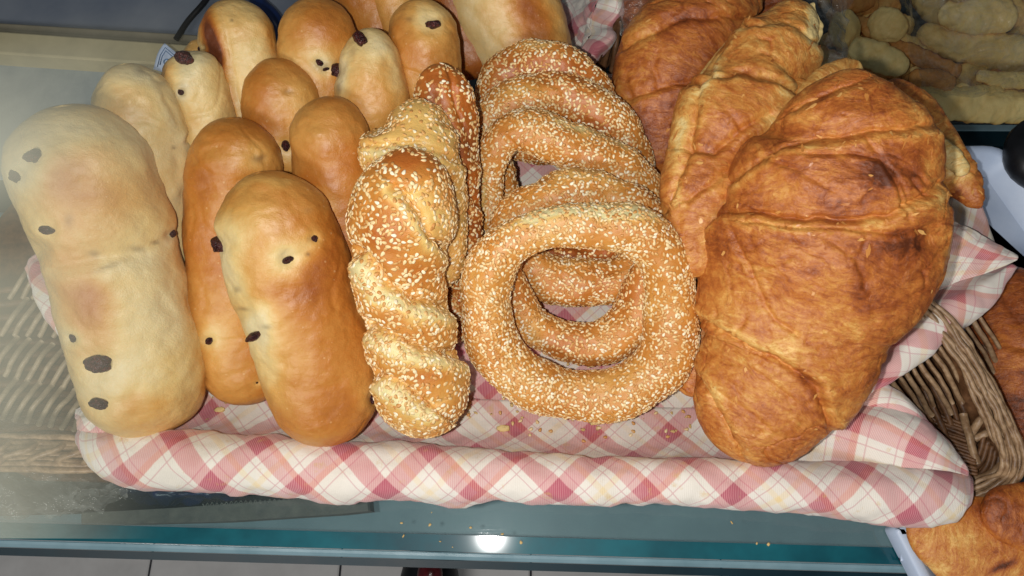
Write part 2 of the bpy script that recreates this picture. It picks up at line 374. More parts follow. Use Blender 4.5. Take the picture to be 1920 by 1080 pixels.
# ------------------------------------------------------------------ dough builder
def polydist(px, py, line, sgn=1, ext=0):
    """signed distance (pixels of the photograph) to a poly-line whose ends run on"""
    L = np.array(line, float)
    if ext: L[0] -= norm(L[1] - L[0]) * ext; L[-1] += norm(L[-1] - L[-2]) * ext
    d = np.full(px.shape, 1e9); s = np.zeros(px.shape)
    for k in range(len(L) - 1):
        a, b = L[k], L[k + 1]; e = b - a; l2 = (e ** 2).sum()
        t = ((px - a[0]) * e[0] + (py - a[1]) * e[1]) / l2
        t = np.clip(t, 0, 1)
        dx = px - a[0] - t * e[0]; dy = py - a[1] - t * e[1]; q = np.hypot(dx, dy)
        cr = e[0] * (py - a[1]) - e[1] * (px - a[0])
        u = q < d; d = np.where(u, q, d); s = np.where(u, np.sign(cr), s)
    return d * s * sgn
class Dough:
    def __init__(s, stn, zf, closed=False, ns=200, nt=120, flat=.85, cap=2.3, caplen=1.0, seed=0):
        st = np.array([q[:3] for q in stn], float)
        z = np.array([q[3] if len(q) > 3 else (zf(q[1]) if callable(zf) else zf) for q in stn])
        C, dep = P(st[:, 0], st[:, 1], z); R = st[:, 2] * dep / F
        A, S, L = catmull(np.c_[C, R], ns, closed, 'cap'); C = A[:, :3]; R = np.maximum(A[:, 3], .0004)
        T = norm(np.roll(C, -1, 0) - np.roll(C, 1, 0)) if closed else norm(np.gradient(C, axis=0))
        V = norm(CAM - C); Sd = norm(np.cross(T, V)); U = norm(np.cross(Sd, T))
        s.k = np.ones(ns)
        if not closed:
            cl = caplen
            for d, rr in ((S, R[int(ns * .12)]), (L - S, R[int(ns * .88)])):
                rc = min(rr * cl, L * .48); t = np.clip(d / rc, 0, 1); s.k *= np.maximum((1 - (1 - t) ** cap) ** (1 / cap), .012)
        th = np.arange(nt) / nt * 2 * np.pi - np.pi
        TH, SS = np.meshgrid(th, S); s.th = TH; s.S = SS; s.L = L; s.R = R[:, None] * np.ones_like(TH); s.closed = closed
        s.N = np.cos(TH)[..., None] * U[:, None] + np.sin(TH)[..., None] * Sd[:, None]
        off = (np.cos(TH) * flat)[..., None] * U[:, None] + np.sin(TH)[..., None] * Sd[:, None]
        s.pos = C[:, None] + off * (R * s.k)[:, None, None]
        s.C = C; s.ns, s.nt = ns, nt; s.seed = seed; s.U = U; s.Sd = Sd
        s.px, s.py, s.dep = proj(s.pos); s.front = sstep(-.15, .25, np.cos(TH))
        s.disp = np.zeros_like(TH); s.bake = np.zeros_like(TH); s.stain = np.zeros_like(TH); s.pale = np.zeros_like(TH)
    def blobs(s, lst, at='bake'):
        a = getattr(s, at)
        w = fbm(s.pos * 70, s.seed + 5, 3) * 14; w2 = fbm(s.pos * 70, s.seed + 6, 3) * 14
        for b in lst:
            x, y, sx, sy, amp = b[:5]; r = math.radians(b[5]) if len(b) > 5 else 0
            k = min(1.0, sx / 30, sy / 30); dx = s.px + w * k - x; dy = s.py + w2 * k - y
            u = dx * math.cos(r) + dy * math.sin(r); v = -dx * math.sin(r) + dy * math.cos(r)
            a += amp * np.exp(-((u / sx) ** 2 + (v / sy) ** 2)) * s.front
        return s
    def dents(s, lst):
        for x, y, sx, sy, d in lst:
            s.disp += d * .001 * np.exp(-(((s.px - x) / sx) ** 2 + ((s.py - y) / sy) ** 2)) * s.front
        return s
    def grooves(s, lst, ext=0):
        """(line, width px, depth mm, step mm, pale): a crease with one lip riding over the other"""
        wob = fbm(s.pos * 160, s.seed + 9, 3) * 7
        for line, w, dp, stp, pl in lst:
            d = polydist(s.px, s.py, line, 1, ext if w >= 8 else 0) + wob * min(1, w / 9)
            side = np.abs(s.px * 0 + 1)
            s.disp -= dp * .001 * np.exp(-(d / w) ** 2) * s.front
            if stp:
                q = d if stp > 0 else -d
                s.disp += abs(stp) * .001 * sstep(-w * .5, w * .5, q) * np.exp(-np.maximum(q, 0) / (w * 5)) * s.front
                if pl: s.pale += pl * np.exp(-((q - w * 1.3) / (w * 1.4)) ** 2) * s.front
            elif pl: s.pale += pl * np.exp(-(d / (w * 1.6)) ** 2) * s.front
        return s
    def lumps(s, amp, sc, o=3, seed=0):
        s.disp += amp * .001 * fbm(s.pos * sc, s.seed + 31 + seed, o) * 2; return s
    def done(s):
        end = np.minimum(1, s.k * 1.3)[:, None]
        s.pos = s.pos + s.N * (s.disp * end)[..., None]
        s.px, s.py, s.dep = proj(s.pos)
        if s.closed: du = np.roll(s.pos, -1, 0) - np.roll(s.pos, 1, 0)
        else: du = np.gradient(s.pos, axis=0)
        dv = np.roll(s.pos, -1, 1) - np.roll(s.pos, 1, 1)
        n = np.cross(du, dv); n = norm(n); sg = np.sign((n * s.N).sum(-1)).mean(); s.nrm = n * (1 if sg >= 0 else -1)
        s.flip = sg >= 0
        return s
    def build(s, name, mat, parent=None, uv=True):
        f = grid_faces(s.ns, s.nt, s.closed, True)
        if not s.flip: f = f[:, ::-1]
        fs = [f]
        if not s.closed:
            c1 = np.arange(s.nt)[None]; c2 = (np.arange(s.nt) + (s.ns - 1) * s.nt)[None]
            fs += [c1[:, ::-1] if s.flip else c1, c2 if s.flip else c2[:, ::-1]]
        U = np.stack([s.S, s.th * s.R], -1).reshape(-1, 2)
        return mesh_np(name, s.pos.reshape(-1, 3), fs, mat, parent, True, U, dict(bake=s.bake, stain=np.clip(s.stain, 0, 1), pale=np.clip(s.pale, 0, 1.5)))
    def at(s, x, y):
        q = np.hypot(s.px - x, s.py - y) + np.where((s.nrm * norm(CAM - s.pos)).sum(-1) > .03, 0, 500)
        i = np.unravel_index(np.argmin(q), q.shape); return s.pos[i], s.nrm[i], s.dep[i]

# ------------------------------------------------------------------ raisins and sesame
def ellipsoid(nu=10, nv=14):
    V = []; 
    for i in range(nu + 1):
        a = math.pi * i / nu
        for j in range(nv):
            b = 2 * math.pi * j / nv; V.append((math.sin(a) * math.cos(b), math.sin(a) * math.sin(b), math.cos(a)))
    return np.array(V), grid_faces(nu + 1, nv, False, True)[:, ::-1]
RAIS = []
for k in range(4):
    V, f = ellipsoid(22, 30); w = 1 + .17 * fbm(V * 1.5 + k * 9, k, 2)[:, None] * 1.6 - .10 * np.exp(-(fbm(V * 2.2 + k, k + 3, 2) / .1) ** 2)[:, None]
    me = mesh_np('raisin', V * w * np.array([1, .72, .72]), f, MAT_RAISIN, None, True, loc=(0, 0, 0)); RAIS.append(me.data); bpy.data.objects.remove(me)
def orient(n, ang, cam_up=True):
    n = norm(np.array(n)); x = norm(np.cross(np.array([0, 1.0, 0]), n)); y = np.cross(n, x); c, s_ = math.cos(ang), math.sin(ang)
    X = c * x + s_ * y; Y = np.cross(n, X)
    return Matrix(((X[0], Y[0], n[0]), (X[1], Y[1], n[1]), (X[2], Y[2], n[2]))).to_4x4()
def add_raisin(d, root, x, y, size, asp=1.0, ang=0, sink=.25):
    p, n, dep = d.at(x, y); r = size * 1.02 * dep / F / 2; asp = min(1.3, asp * 1.02)
    o = bpy.data.objects.new('raisin', random.choice(RAIS)); col.objects.link(o); o.parent = root
    q = p - np.array(root.location) + n * r * (.22 - sink * .25)
    o.matrix_local = Matrix.Translation(q) @ orient(n, math.radians(-ang)) @ Matrix.Diagonal((r, r * asp, r, 1))
def seed_tpl(nu, nv):
    V, f = ellipsoid(nu, nv); V = V[:, [2, 0, 1]]; t = V[:, 0:1]
    wid = (1 - .38 * t) * .70
    return np.c_[V[:, 0:1], V[:, 1:2] * wid, V[:, 2:3] * .25], f
SEEDV, SEEDF = seed_tpl(5, 6)
_o = mesh_np('sesame_seed', SEEDV, SEEDF, MAT_SEED, None, True, loc=(0, 0, 0)); SEEDME = _o.data; bpy.data.objects.remove(_o)
def seeds(d, root, count, individuals=0, size=.00138, dens=None, seed=0, back=.35):
    r = np.random.default_rng(seed + 100); ns, nt = d.ns, d.nt
    du = np.roll(d.pos, -1, 0) - d.pos; dv = np.roll(d.pos, -1, 1) - d.pos
    area = np.linalg.norm(np.cross(du, dv), axis=-1)
    if not d.closed: area[-1] = 0
    fac = (d.nrm * norm(CAM - d.pos)).sum(-1)
    w = area * (.5 + .9 * sstep(-.25, .3, fbm(d.pos * 120, seed, 3))) * np.where(fac > -.15, 1, back)
    if dens is not None: w = w * dens(d)
    w = w.ravel() / w.sum(); idx = r.choice(len(w), int(count * 1.5), p=w)
    i, j = idx // nt, idx % nt; a, b = r.random(len(idx)), r.random(len(idx))
    i2 = (i + 1) % ns; j2 = (j + 1) % nt
    pos = (d.pos[i, j] * ((1 - a) * (1 - b))[:, None] + d.pos[i2, j] * (a * (1 - b))[:, None] + d.pos[i, j2] * ((1 - a) * b)[:, None] + d.pos[i2, j2] * (a * b)[:, None])
    n = norm(d.nrm[i, j] + .22 * r.normal(size=(len(idx), 3)))
    # keep them apart
    keep = []; cell = {}; md = size * 1.12
    for k in range(len(pos)):
        c = tuple((pos[k] / md).astype(int)); ok = True
        for dx in (-1, 0, 1):
            for dy in (-1, 0, 1):
                for dz in (-1, 0, 1):
                    for m_ in cell.get((c[0] + dx, c[1] + dy, c[2] + dz), ()):
                        if ((pos[k] - pos[m_]) ** 2).sum() < md * md: ok = False
        if ok: cell.setdefault(c, []).append(k); keep.append(k)
        if len(keep) >= count: break
    keep = np.array(keep); pos = pos[keep]; n = n[keep]
    X = norm(np.cross(n, r.normal(size=n.shape))); Y = np.cross(n, X)
    sc = size * r.uniform(.86, 1.14, len(pos)); fc = (n * norm(CAM - pos)).sum(-1)
    order = np.argsort(-fc + r.random(len(pos)) * .6); ind = order[:individuals]; rest = order[individuals:]
    orgn = np.array(root.location)
    for k in ind:
        o = bpy.data.objects.new('sesame_seed', SEEDME); col.objects.link(o); o.parent = root; s_ = sc[k]
        q = pos[k] - orgn + n[k] * s_ * .12
        mm = Matrix(((X[k][0], Y[k][0], n[k][0]), (X[k][1], Y[k][1], n[k][1]), (X[k][2], Y[k][2], n[k][2]))).to_4x4()
        o.matrix_local = Matrix.Translation(q) @ mm @ Matrix.Scale(s_, 4)
    if len(rest):
        P_, X_, Y_, n_, s_ = pos[rest], X[rest], Y[rest], n[rest], sc[rest]
        V = (P_ + n_ * (s_ * .12)[:, None])[:, None] + s_[:, None, None] * (SEEDV[None, :, 0:1] * X_[:, None] + SEEDV[None, :, 1:2] * Y_[:, None] + SEEDV[None, :, 2:3] * n_[:, None])
        f = (SEEDF[None] + (np.arange(len(rest)) * len(SEEDV))[:, None, None]).reshape(-1, 4)
        tag(mesh_np('sesame_seeds', V.reshape(-1, 3), f, MAT_SEED, root), kind='stuff')
def base_of(d):
    p = d.pos.reshape(-1, 3); i = p[:, 2].argmin(); return (p[i, 0], p[i, 1], p[i, 2])

def raisin_roll(label, stn, z, blobs=(), dents=(), raisins=(), grooves=(), stains=(), base=.35, flat=.86, seed=0, ns=190, nt=120, caplen=1.0, cap=2.3, group='raisin bread rolls', side=.22, lump=1.0):
    d = Dough(stn, z, False, ns, nt, flat, cap, caplen, seed)
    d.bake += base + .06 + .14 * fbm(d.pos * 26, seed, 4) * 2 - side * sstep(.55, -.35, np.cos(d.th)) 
    d.blobs(blobs).blobs(stains, 'stain').dents(dents).grooves(grooves)
    d.blobs([(x, y, sz * 1.25, sz * 1.25, -.22) for (x, y, sz, *_) in raisins])
    d.dents([(x, y, sz * .62, sz * .62, -2.2) for (x, y, sz, *_) in raisins]).dents([(x, y, sz * 1.15, sz * 1.15, 1.0) for (x, y, sz, *_) in raisins])
    d.bake -= .3 * np.clip(d.pale, 0, 1)
    d.lumps(1.7 * lump, 22, 2).lumps(.55 * lump, 75, 3, 2).lumps(.22 * lump, 220, 3, 4)
    cn = fbm(d.pos * np.array([38, 26, 26]), seed + 77, 2); d.disp -= .0005 * np.exp(-(cn / .035) ** 2) * lump * sstep(-.1, .3, fbm(d.pos * 30, seed + 78, 2)); d.done()
    root = thing('raisin_roll', base_of(d), label, 'bread roll', group)
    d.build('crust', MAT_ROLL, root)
    for q in raisins: add_raisin(d, root, *q)
    return d
def sesame_bread(name, label, cat, group, stn, z, closed, count, ind=0, blobs=(), grooves=(), dents=(), base=.5, seed=0, ns=260, nt=96, flat=.9, dens=None, lump=1.0, caplen=1.0, size=.00108, paint=None):
    d = Dough(stn, z, closed, ns, nt, flat, 2.3, caplen, seed)
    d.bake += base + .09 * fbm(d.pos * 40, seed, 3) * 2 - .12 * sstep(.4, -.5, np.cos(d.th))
    d.blobs(blobs).dents(dents).grooves(grooves); d.bake -= .42 * np.clip(d.pale, 0, 1)
    if paint: paint(d)
    d.lumps(1.7 * lump, 34, 2).lumps(.7 * lump, 110, 3, 4).done()
    root = thing(name, base_of(d), label, cat, group)
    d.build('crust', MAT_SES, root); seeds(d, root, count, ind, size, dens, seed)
    return d
def flakes(d, root, n, seed):
    if not n: return
    r = np.random.default_rng(seed + 500); fac = (d.nrm * norm(CAM - d.pos)).sum(-1)
    w = ((.05 + np.clip(d.pale, 0, 1) * 2.0) * (fac > 0)).ravel(); idx = r.choice(len(w), n, p=w / w.sum()); parts = []
    P_ = d.pos.reshape(-1, 3)[idx]; N_ = d.nrm.reshape(-1, 3)[idx]
    for p, q in zip(P_, N_):
        X = norm(np.cross(q, r.normal(size=3))); Y = np.cross(q, X); s_ = r.uniform(.0004, .0012); k = 9; a = np.arange(k) / k * 2 * np.pi
        rad = s_ * (1 + .35 * r.normal(size=k)); u = rad * np.cos(a) * r.uniform(1, 2); v = rad * np.sin(a) * .6; h = .0001 + (u + 2 * s_) * r.uniform(.0, .14) + u * u * 30
        V = np.vstack([p + q * h.mean() * .8, p + X * u[:, None] + Y * v[:, None] + q * h[:, None]]); f = np.array([[0, 1 + i, 1 + (i + 1) % k] for i in range(k)]); parts.append((V, [f]))
    V, f = merge(parts); tag(mesh_np('flaky_skin', V, f, MAT_FLAKE, root, False), kind='stuff')
def croissant(label, stn, z, grooves=(), blobs=(), dents=(), base=.5, seed=0, ns=240, nt=150, flat=.8, caplen=.8, lump=1.0, group='butter croissants', extra=(), nm='croissant', cat='croissant', nflake=45):
    d = Dough(stn, z, False, ns, nt, flat, 2.2, caplen, seed)
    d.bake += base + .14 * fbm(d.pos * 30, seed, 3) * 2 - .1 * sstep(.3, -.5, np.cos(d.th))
    d.grooves(grooves, 90).blobs(blobs).dents(dents)
    rid = 1 - np.abs(fbm(d.pos * 75, seed + 3, 3)) * 2
    wp = d.pos + .006 * np.stack([fbm(d.pos * 60, seed + q, 2) for q in (61, 62, 63)], -1)
    for sc_, wd_, dp_, q in ((30, .022, .9, 70), (58, .03, .45, 73)):
        cn = np.exp(-(fbm(wp * sc_, seed + q, 3) / wd_) ** 2) * sstep(-.12, .2, fbm(d.pos * 35, seed + q + 1, 2)); d.disp -= dp_ * .001 * lump * cn; d.bake += .10 * cn
    rid2 = 1 - np.abs(fbm(np.stack([d.S * 260, d.th * d.R * 60, 0 * d.S], -1) + fbm(d.pos * 50, seed, 2)[..., None] * 1.5, seed + 8, 3)) * 2
    d.lumps(.8 * lump, 26, 2); d.disp += .001 * lump * (.18 * (rid - .6) + .08 * (rid2 - .6)) ; d.lumps(.22 * lump, 300, 2, 7)
    d.bake += .12 * (rid - .75); d.done()
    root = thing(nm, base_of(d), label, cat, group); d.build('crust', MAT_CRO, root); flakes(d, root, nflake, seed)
    for (st2, z2, kw) in extra:
        e = Dough(st2, z2, False, 90, 60, kw.get('flat', .5), 2.2, .7, seed + 50)
        e.bake += kw.get('base', .3); e.lumps(kw.get('lump', .6), 60).lumps(.3, 220, 3, 2).done(); e.build(kw.get('name', 'pastry_fold'), MAT_CRO, root)
    return d
def loft(rows, nu=60, nv=40, close=False):
    """smooth surface through rows of (px, py, z)"""
    rs = []
    for r in rows:
        r = np.array(r, float); p = PT(r[:, 0], r[:, 1], r[:, 2]); rs.append(catmull(p, nu)[0])
    rs = np.array(rs); out = np.zeros((nv, nu, 3))
    # columns by index, not arc length, so rows stay put
    k = len(rows); q = np.concatenate([[2 * rs[0] - rs[1]], rs, [2 * rs[-1] - rs[-2]]])
    for v in range(nv):
        t = v / (nv - 1) * (k - 1); i = min(int(t), k - 2); t -= i; a, b, c, d = q[i], q[i + 1], q[i + 2], q[i + 3]
        out[v] = .5 * (2 * b + (c - a) * t + (2 * a - 5 * b + 4 * c - d) * t * t + (3 * b - a - 3 * c + d) * t ** 3)
    return out
def arc_uv(G, u0=0.0, v0=0.0, rot=45):
    du = np.linalg.norm(np.diff(G, axis=1), axis=-1).mean(0); dv = np.linalg.norm(np.diff(G, axis=0), axis=-1).mean(1)
    u = np.concatenate([[0], np.cumsum(du)]) + u0; v = np.concatenate([[0], np.cumsum(dv)]) + v0
    Uu, Vv = np.meshgrid(u, v); r = math.radians(rot)
    return np.stack([Uu * math.cos(r) - Vv * math.sin(r), Uu * math.sin(r) + Vv * math.cos(r)], -1).reshape(-1, 2)
def wrinkle(G, amp, sc, seed, o=3):
    n = norm(np.cross(np.gradient(G, axis=1), np.gradient(G, axis=0)))
    return G + n * (amp * fbm(G * sc, seed, o) * 2)[..., None]
def solid(o, th=.0007):
    m = o.modifiers.new('thickness', 'SOLIDIFY'); m.thickness = th; m.offset = 0; return o
# ================================================================== THE SETTING
def edge_y(px, z=0.0):      # the front edge of the shelf runs 1.8 degrees off square
    return 0
fl = -0.92
# tiled floor far below
V, f = boxv(-1.6, 1.6, -1.3, 1.6, fl - .05, fl - .004)
floor = tag(mesh_np('floor', V, f, MAT_GROUT), kind='structure')
th = math.radians(-1.2); tw = .318
first = None
for i in range(-5, 6):
    for j in range(-4, 2):
        cx = .032 + i * tw + tw * .5; cy = -.03 + j * tw
        V, f = prism([(cx - tw / 2 + .0018, cy - tw / 2 + .0018), (cx + tw / 2 - .0018, cy - tw / 2 + .0018), (cx + tw / 2 - .0018, cy + tw / 2 - .0018), (cx - tw / 2 + .0018, cy + tw / 2 - .0018)], fl - .004, fl + .001 + random.uniform(-.0004, .0004))
        R_ = np.array([[math.cos(th), math.sin(th), 0], [-math.sin(th), math.cos(th), 0], [0, 0, 1]]); V = V @ R_
        x_, y_, _ = proj(V.mean(0))
        if 880 < y_ < 1300 and -300 < x_ < 2200: mesh_np('tile', V, f, MAT_TILE, floor, False)

def line_pts(yl, yr, z, xs=(-260, 2300)):
    """a line in the plane z through photograph points (0, yl) and (1690, yr)"""
    return [PT(x, yl + (yr - yl) * x / 1690., z) for x in xs]
a0, a1 = line_pts(977, 1025, 0, (-500, 1990)); b0, b1 = line_pts(1008, 1056, 0, (-500, 1990))
dirx = norm(a1 - a0); out = np.array([dirx[1], -dirx[0], 0])     # towards the viewer
shelf = thing('glass_shelf', (0, a0[1], -.01), 'thick clear glass shelf with a teal polished front edge under the basket', 'shelf')
back = .30
V = np.array([a0 - out * back, [.19, a1[1] + .29, 0], [a1[0], a1[1] + .16, 0], a1, a0]); th_ = .010
V = np.vstack([V, V - [0, 0, th_]]); 
mesh_np('pane', V, [np.array([[0, 4, 3, 2, 1], [5, 6, 7, 8, 9]]), np.array([[i, (i + 1) % 5, (i + 1) % 5 + 5, i + 5] for i in range(5)])], MAT_PANE, shelf, False)
def strip(name, prof, mat, parent):
    """a profile (offset towards the viewer, height) pulled along the front edge"""
    V = np.array([[p + out * o + np.array([0, 0, h]) for (o, h) in prof] for p in (a0, a1)]); n = len(prof); V = V.reshape(-1, 3)
    f = np.array([[i, (i + 1) % n, (i + 1) % n + n, i + n] for i in range(n)])
    return mesh_np(name, V, [f, np.arange(n)[None], (np.arange(n) + n)[::-1][None]], mat, parent, False)
w = np.linalg.norm(b0 - a0)
strip('teal_edge', [(0.0005, 0), (w, -.0002), (w, -.010), (.0005, -.010)], MAT_EDGE, shelf)
bevel(strip('polished_bevel', [(w + .0003, -.0001), (w + .0022, -.0012), (w + .0040, -.0030), (w + .0040, -.0098), (w + .0003, -.0098)], MAT_EDGE_L, shelf), .0006, 3)
strip('lower_bevel', [(w + .0042, -.0036), (w + .0080, -.0055), (w + .0080, -.0098), (w + .0042, -.0098)], MAT_EDGE_D, shelf)
# panel below the glass
q0, q1 = line_pts(1075, 1120, -.16, (-500, 2500))
e0, e1 = line_pts(1006, 1054, -.16, (-600, 2400))
er = PT(1740, 1056, -.16)
V, f = prism([e0[:2], er[:2], (er[0], .27), (e0[0], .27)], -.19, -.16)
tag(mesh_np('lower_shelf', V, f, MAT_UNDER, None, False), kind='structure')
bevel(bpy.data.objects['lower_shelf'], .003)

# things seen through the glass: a flattened box, a packet for the blue flash glimmer
t = thing('flattened_box', PT(420, 950, -.14), 'flattened grey cardboard box with a torn edge below the glass', 'box')
pts = [(150, 962), (330, 952), (520, 938), (690, 924), (694, 958), (640, 964), (420, 978), (150, 985)]
top = np.array([PT(x, y, -.06)[:2] for x, y in pts]); V, f = prism(top, -.075, -.06); mesh_np('side_panel', V, f, MAT_CARD, t, False)
top = np.array([PT(x, y, -.07)[:2] for x, y in [(-80, 880), (420, 900), (690, 905), (690, 926), (330, 955), (-60, 965)]]); V, f = prism(top, -.09, -.07); mesh_np('dark_sheet', V, f, MAT_BLACK, t, False)  # black sheet put in for the shadowy area under the glass
A = np.array([PT(x, 946 - (x - 380) * .055 + (3.5 if k % 2 else -2.5) + random.uniform(-1.5, 1.5), -.058) for k, x in enumerate(np.arange(380, 690, 4.5))])
V, f = rod(A, .00045, 5); mesh_np('torn_edge', V, f, MAT_CARD, t, True)
G = loft([[(200, 880, -.03), (330, 890, -.03), (480, 890, -.03)], [(215, 915, -.02), (325, 925, -.012), (470, 918, -.02)], [(240, 932, -.03), (330, 944, -.03), (450, 934, -.03)]], 50, 30); G = wrinkle(G, .003, 90, 4)
tag(solid(mesh_np('glimmer_packet', G.reshape(-1, 3), grid_faces(30, 50), MAT_NAVY), .001), 'navy packet added for a blue flash glimmer on plastic under the left end of the cloth', 'packet')  # its navy colour stands for a flash reflection on plastic

# ------------------------------------------------------------------ back of the case, top left
def slab(name, pts, z0, z1, mat, kind=None, parent=None, bv=.0015):
    top = np.array([PT(x, y, z1)[:2] for x, y in pts]); V, f = prism(top, z0, z1); o = mesh_np(name, V, f, mat, parent, False); bevel(o, bv)
    if kind: tag(o, kind=kind)
    return o
slab('case_back_panel', [(-200, 30), (-200, -300), (700, -300), (640, 40), (380, 66)], -.05, .0015 + .004, MAT_STEEL, 'structure')
slab('taupe_rail', [(-200, 30), (360, 64), (560, 86), (560, 108), (340, 82), (-200, 44)], -.02, .010, MAT_RAIL_D, 'structure')
slab('beige_rail', [(-200, 44), (340, 82), (560, 108), (560, 140), (300, 120), (-200, 86)], -.02, .016, MAT_RAIL, 'structure')
slab('paper_sheet', [(-200, 88), (300, 123), (330, 260), (200, 330), (-200, 340)], .0006, .003, MAT_PAPER)
tag(bpy.data.objects['paper_sheet'], 'pale bluish paper sheet lying behind the left end of the basket', 'paper')
# label with a blue border
lab = thing('price_tag', PT(315, 100, .05), 'small pointed white tag with blue line print between pale rolls', 'tag')
G = loft([[(288, 130, .05), (296, 100, .052), (308, 82, .053)], [(310, 135, .05), (318, 105, .052), (309, 81.5, .053)], [(345, 130, .05), (334, 103, .052), (310, 82, .053)]], 12, 12)
solid(mesh_np('card', G.reshape(-1, 3), grid_faces(12, 12), MAT_TRAY, lab), .0005)
for s_, m_ in ((.82, .0), (.6, .0)):
    c = np.array([313, 112]); q = [c + (np.array(p) - c) * s_ for p in [(291, 128), (298, 101), (309, 84), (331, 103), (342, 128)]]
    V, f = rod([PT(x, y, .0545) for x, y in q], .00022, 6); mesh_np('printed_line', V, f, MAT_BLUE, lab)
V, f = rod([PT(313 + 6 * math.cos(a), 116 + 5 * math.sin(a), .0545) for a in np.linspace(0, 5.2, 14)], .0003, 6); mesh_np('printed_mark', V, f, MAT_BLUE, lab)
# black cord / dark gap between baskets at the top
V, f = rod(catmull(np.array([PT(*p) for p in [(455, -30, .03), (490, 8, .03), (512, 30, .03), (528, 60, .025), (535, 100, .02)]]), 24)[0], .0042, 12)
tag(mesh_np('black_strap', V, f, MAT_NAVY), 'black strap curving between the two pale rolls at the top', 'strap')
V, f = rod(catmull(np.array([PT(*p) for p in [(330, 74, .012), (352, 40, .012), (380, 8, .013), (400, -20, .012)]]), 24)[0], .0018, 12)  # black rod built as the thin dark edge beside the panel
tag(mesh_np('thin_dark_edge', V, f, MAT_BLACK), 'thin dark edge bending along the back panel beside the topmost pale roll', 'edge')

# ------------------------------------------------------------------ trays right
def rounded(pts, r, n=6):
    pts = np.array(pts, float); out_ = []
    for k in range(len(pts)):
        p0, p1, p2 = pts[k - 1], pts[k], pts[(k + 1) % len(pts)]; a = p1 + norm(p0 - p1) * r; b = p1 + norm(p2 - p1) * r
        for t_ in np.linspace(0, 1, n): out_.append((1 - t_) ** 2 * a + 2 * t_ * (1 - t_) * p1 + t_ * t_ * b)
    return np.array(out_)
def tray(label, pts, z0, h, r, crumbs=True):
    c4 = np.array([PT(x, y, z0 + h)[:2] for x, y in pts]); o4 = rounded(c4, r); c = c4.mean(0); n = len(o4)
    def off(k):
        q = []
        for a in range(n):
            e = norm(o4[(a + 1) % n] - o4[a - 1]); nn = np.array([-e[1], e[0]]); s_ = np.sign(((c - o4[a]) * nn).sum()); q.append(o4[a] + nn * s_ * k)
        return np.array(q)
    root = thing('white_tray', (c[0], c[1], z0), label, 'tray', None)
    prof = [(0, -h), (0, 0.0), (.001, .001), (.0045, .001), (.0058, 0), (.0130, -h * .55), (.017, -h * .7)]
    V = np.vstack([np.c_[off(k), np.full(n, z0 + h + dz)] for k, dz in prof]); m = len(prof)
    mesh_np('tray_body', V, [grid_faces(m, n, False, True)], MAT_TRAY, root, True)
    q = off(.0165); fl_, ff = prism(q, z0 + .0005, z0 + h * .36); mesh_np('tray_floor', fl_, ff, MAT_TRAY, root, False)
    return root
tray('white plastic tray with rounded corner and crumbs behind the big croissant', [(1700, 276), (1885, 272), (2240, 760), (1800, 690)], .002, .012, .014)
tray('white plastic tray under the filled pastry in the bottom right corner', [(1672, 985), (2080, 960), (2300, 1300), (1850, 1330)], .001, .010, .004)
# second shelf behind with its polished edge
s2 = thing('rear_glass_shelf', PT(1850, 230, -.3), 'rear glass shelf with teal edge under the bag of biscuits', 'shelf')
slab('pane', [(1200, 228), (2300, 232), (2300, -400), (1200, -400)], -.304, -.294, MAT_PANE, None, s2)
slab('pale_edge', [(1200, 231), (2300, 235), (2300, 246), (1200, 242)], -.304, -.2942, MAT_EDGE_L, None, s2, .0005)
slab('teal_edge', [(1200, 243), (2300, 247), (2300, 274), (1200, 270)], -.306, -.296, MAT_EDGE_D, None, s2, .0005)
slab('rear_counter', [(1100, 700), (1100, -600), (2500, -600), (2500, 700)], -.50, -.47, MAT_BLACK, 'structure')
V, f = rod(catmull(np.array([PT(*p) for p in [(1990, 232, .02), (1926, 258, .02), (1921, 310, .02), (1990, 352, .02)]]), 20)[0], .0095, 14)
tag(mesh_np('black_container', V, f, MAT_BLACK), 'edge of a black plastic container at the right border above the white tray', 'container')

# ------------------------------------------------------------------ wicker basket
bk = thing('wicker_basket', PT(950, 700, .002), 'long brown wicker basket lined with the checked cloth and holding the breads', 'basket')
def strand(pts, r, name='cane_strand', mat=None, n=40, wob=.0004, lv=8):
    A = catmull(np.array([PT(*p) for p in pts]), n)[0]; A = A + wob * np.stack([fbm(A * 90, random.randint(0, 999), 2) for _ in range(3)], -1) * 2
    V, f = rod(A, r, lv); return mesh_np(name, V, f, mat or MAT_WICKER, bk)
# floor mat of flat canes
slab('basket_floor', [(-60, 470), (60, 330), (900, 200), (1640, 300), (1860, 640), (1860, 930), (1700, 968), (900, 925), (60, 900), (-120, 820)], .001, .006, MAT_WICKER_DK, None, bk)
# front rim, left of the cloth: three long ropes
for k in range(7):
    y = 822 + k * 10; strand([(-160, y - 10, .03 + .0016 * math.sin(k)), (60, y - 2, .033), (200, y + 1 + 3 * math.sin(k * 2), .033), (420, y + 8, .03)], .0017, 'rim_strand')
for k in range(9):
    x = -60 + k * 52; strand([(x, 880, .030), (x + 20, 858, .0365), (x + 62, 842, .0365), (x + 90, 822, .03)], .0016, 'rim_strand')
MAT_WICKER_LT = simple('wicker_cane_pale', rgb(140, 120, 94), rgb(180, 160, 130), 220, .42, .5, .001, .5)
# left inner wall: rows of slanting stakes over darker weavers
for k in range(12):
    y = 540 + k * 25; strand([(-120, y + 20, .012), (60, y, .014), (210, y + 6, .012)], .0022, 'weaver', MAT_WICKER_DK)
for r_, (x0, y0, n, dx, dy) in enumerate([(-14, 700, 12, 22, 5), (4, 628, 8, 24, 1), (-16, 780, 12, 22, 4), (20, 560, 5, 22, 0)]):
    for k in range(n):
        x, y = x0 + k * dx, y0 + k * dy
        strand([(x, y, .017), (x + 20, y - 36, .023), (x + 48, y - 70, .018)], .0014, 'stake', MAT_WICKER_LT, n=14)
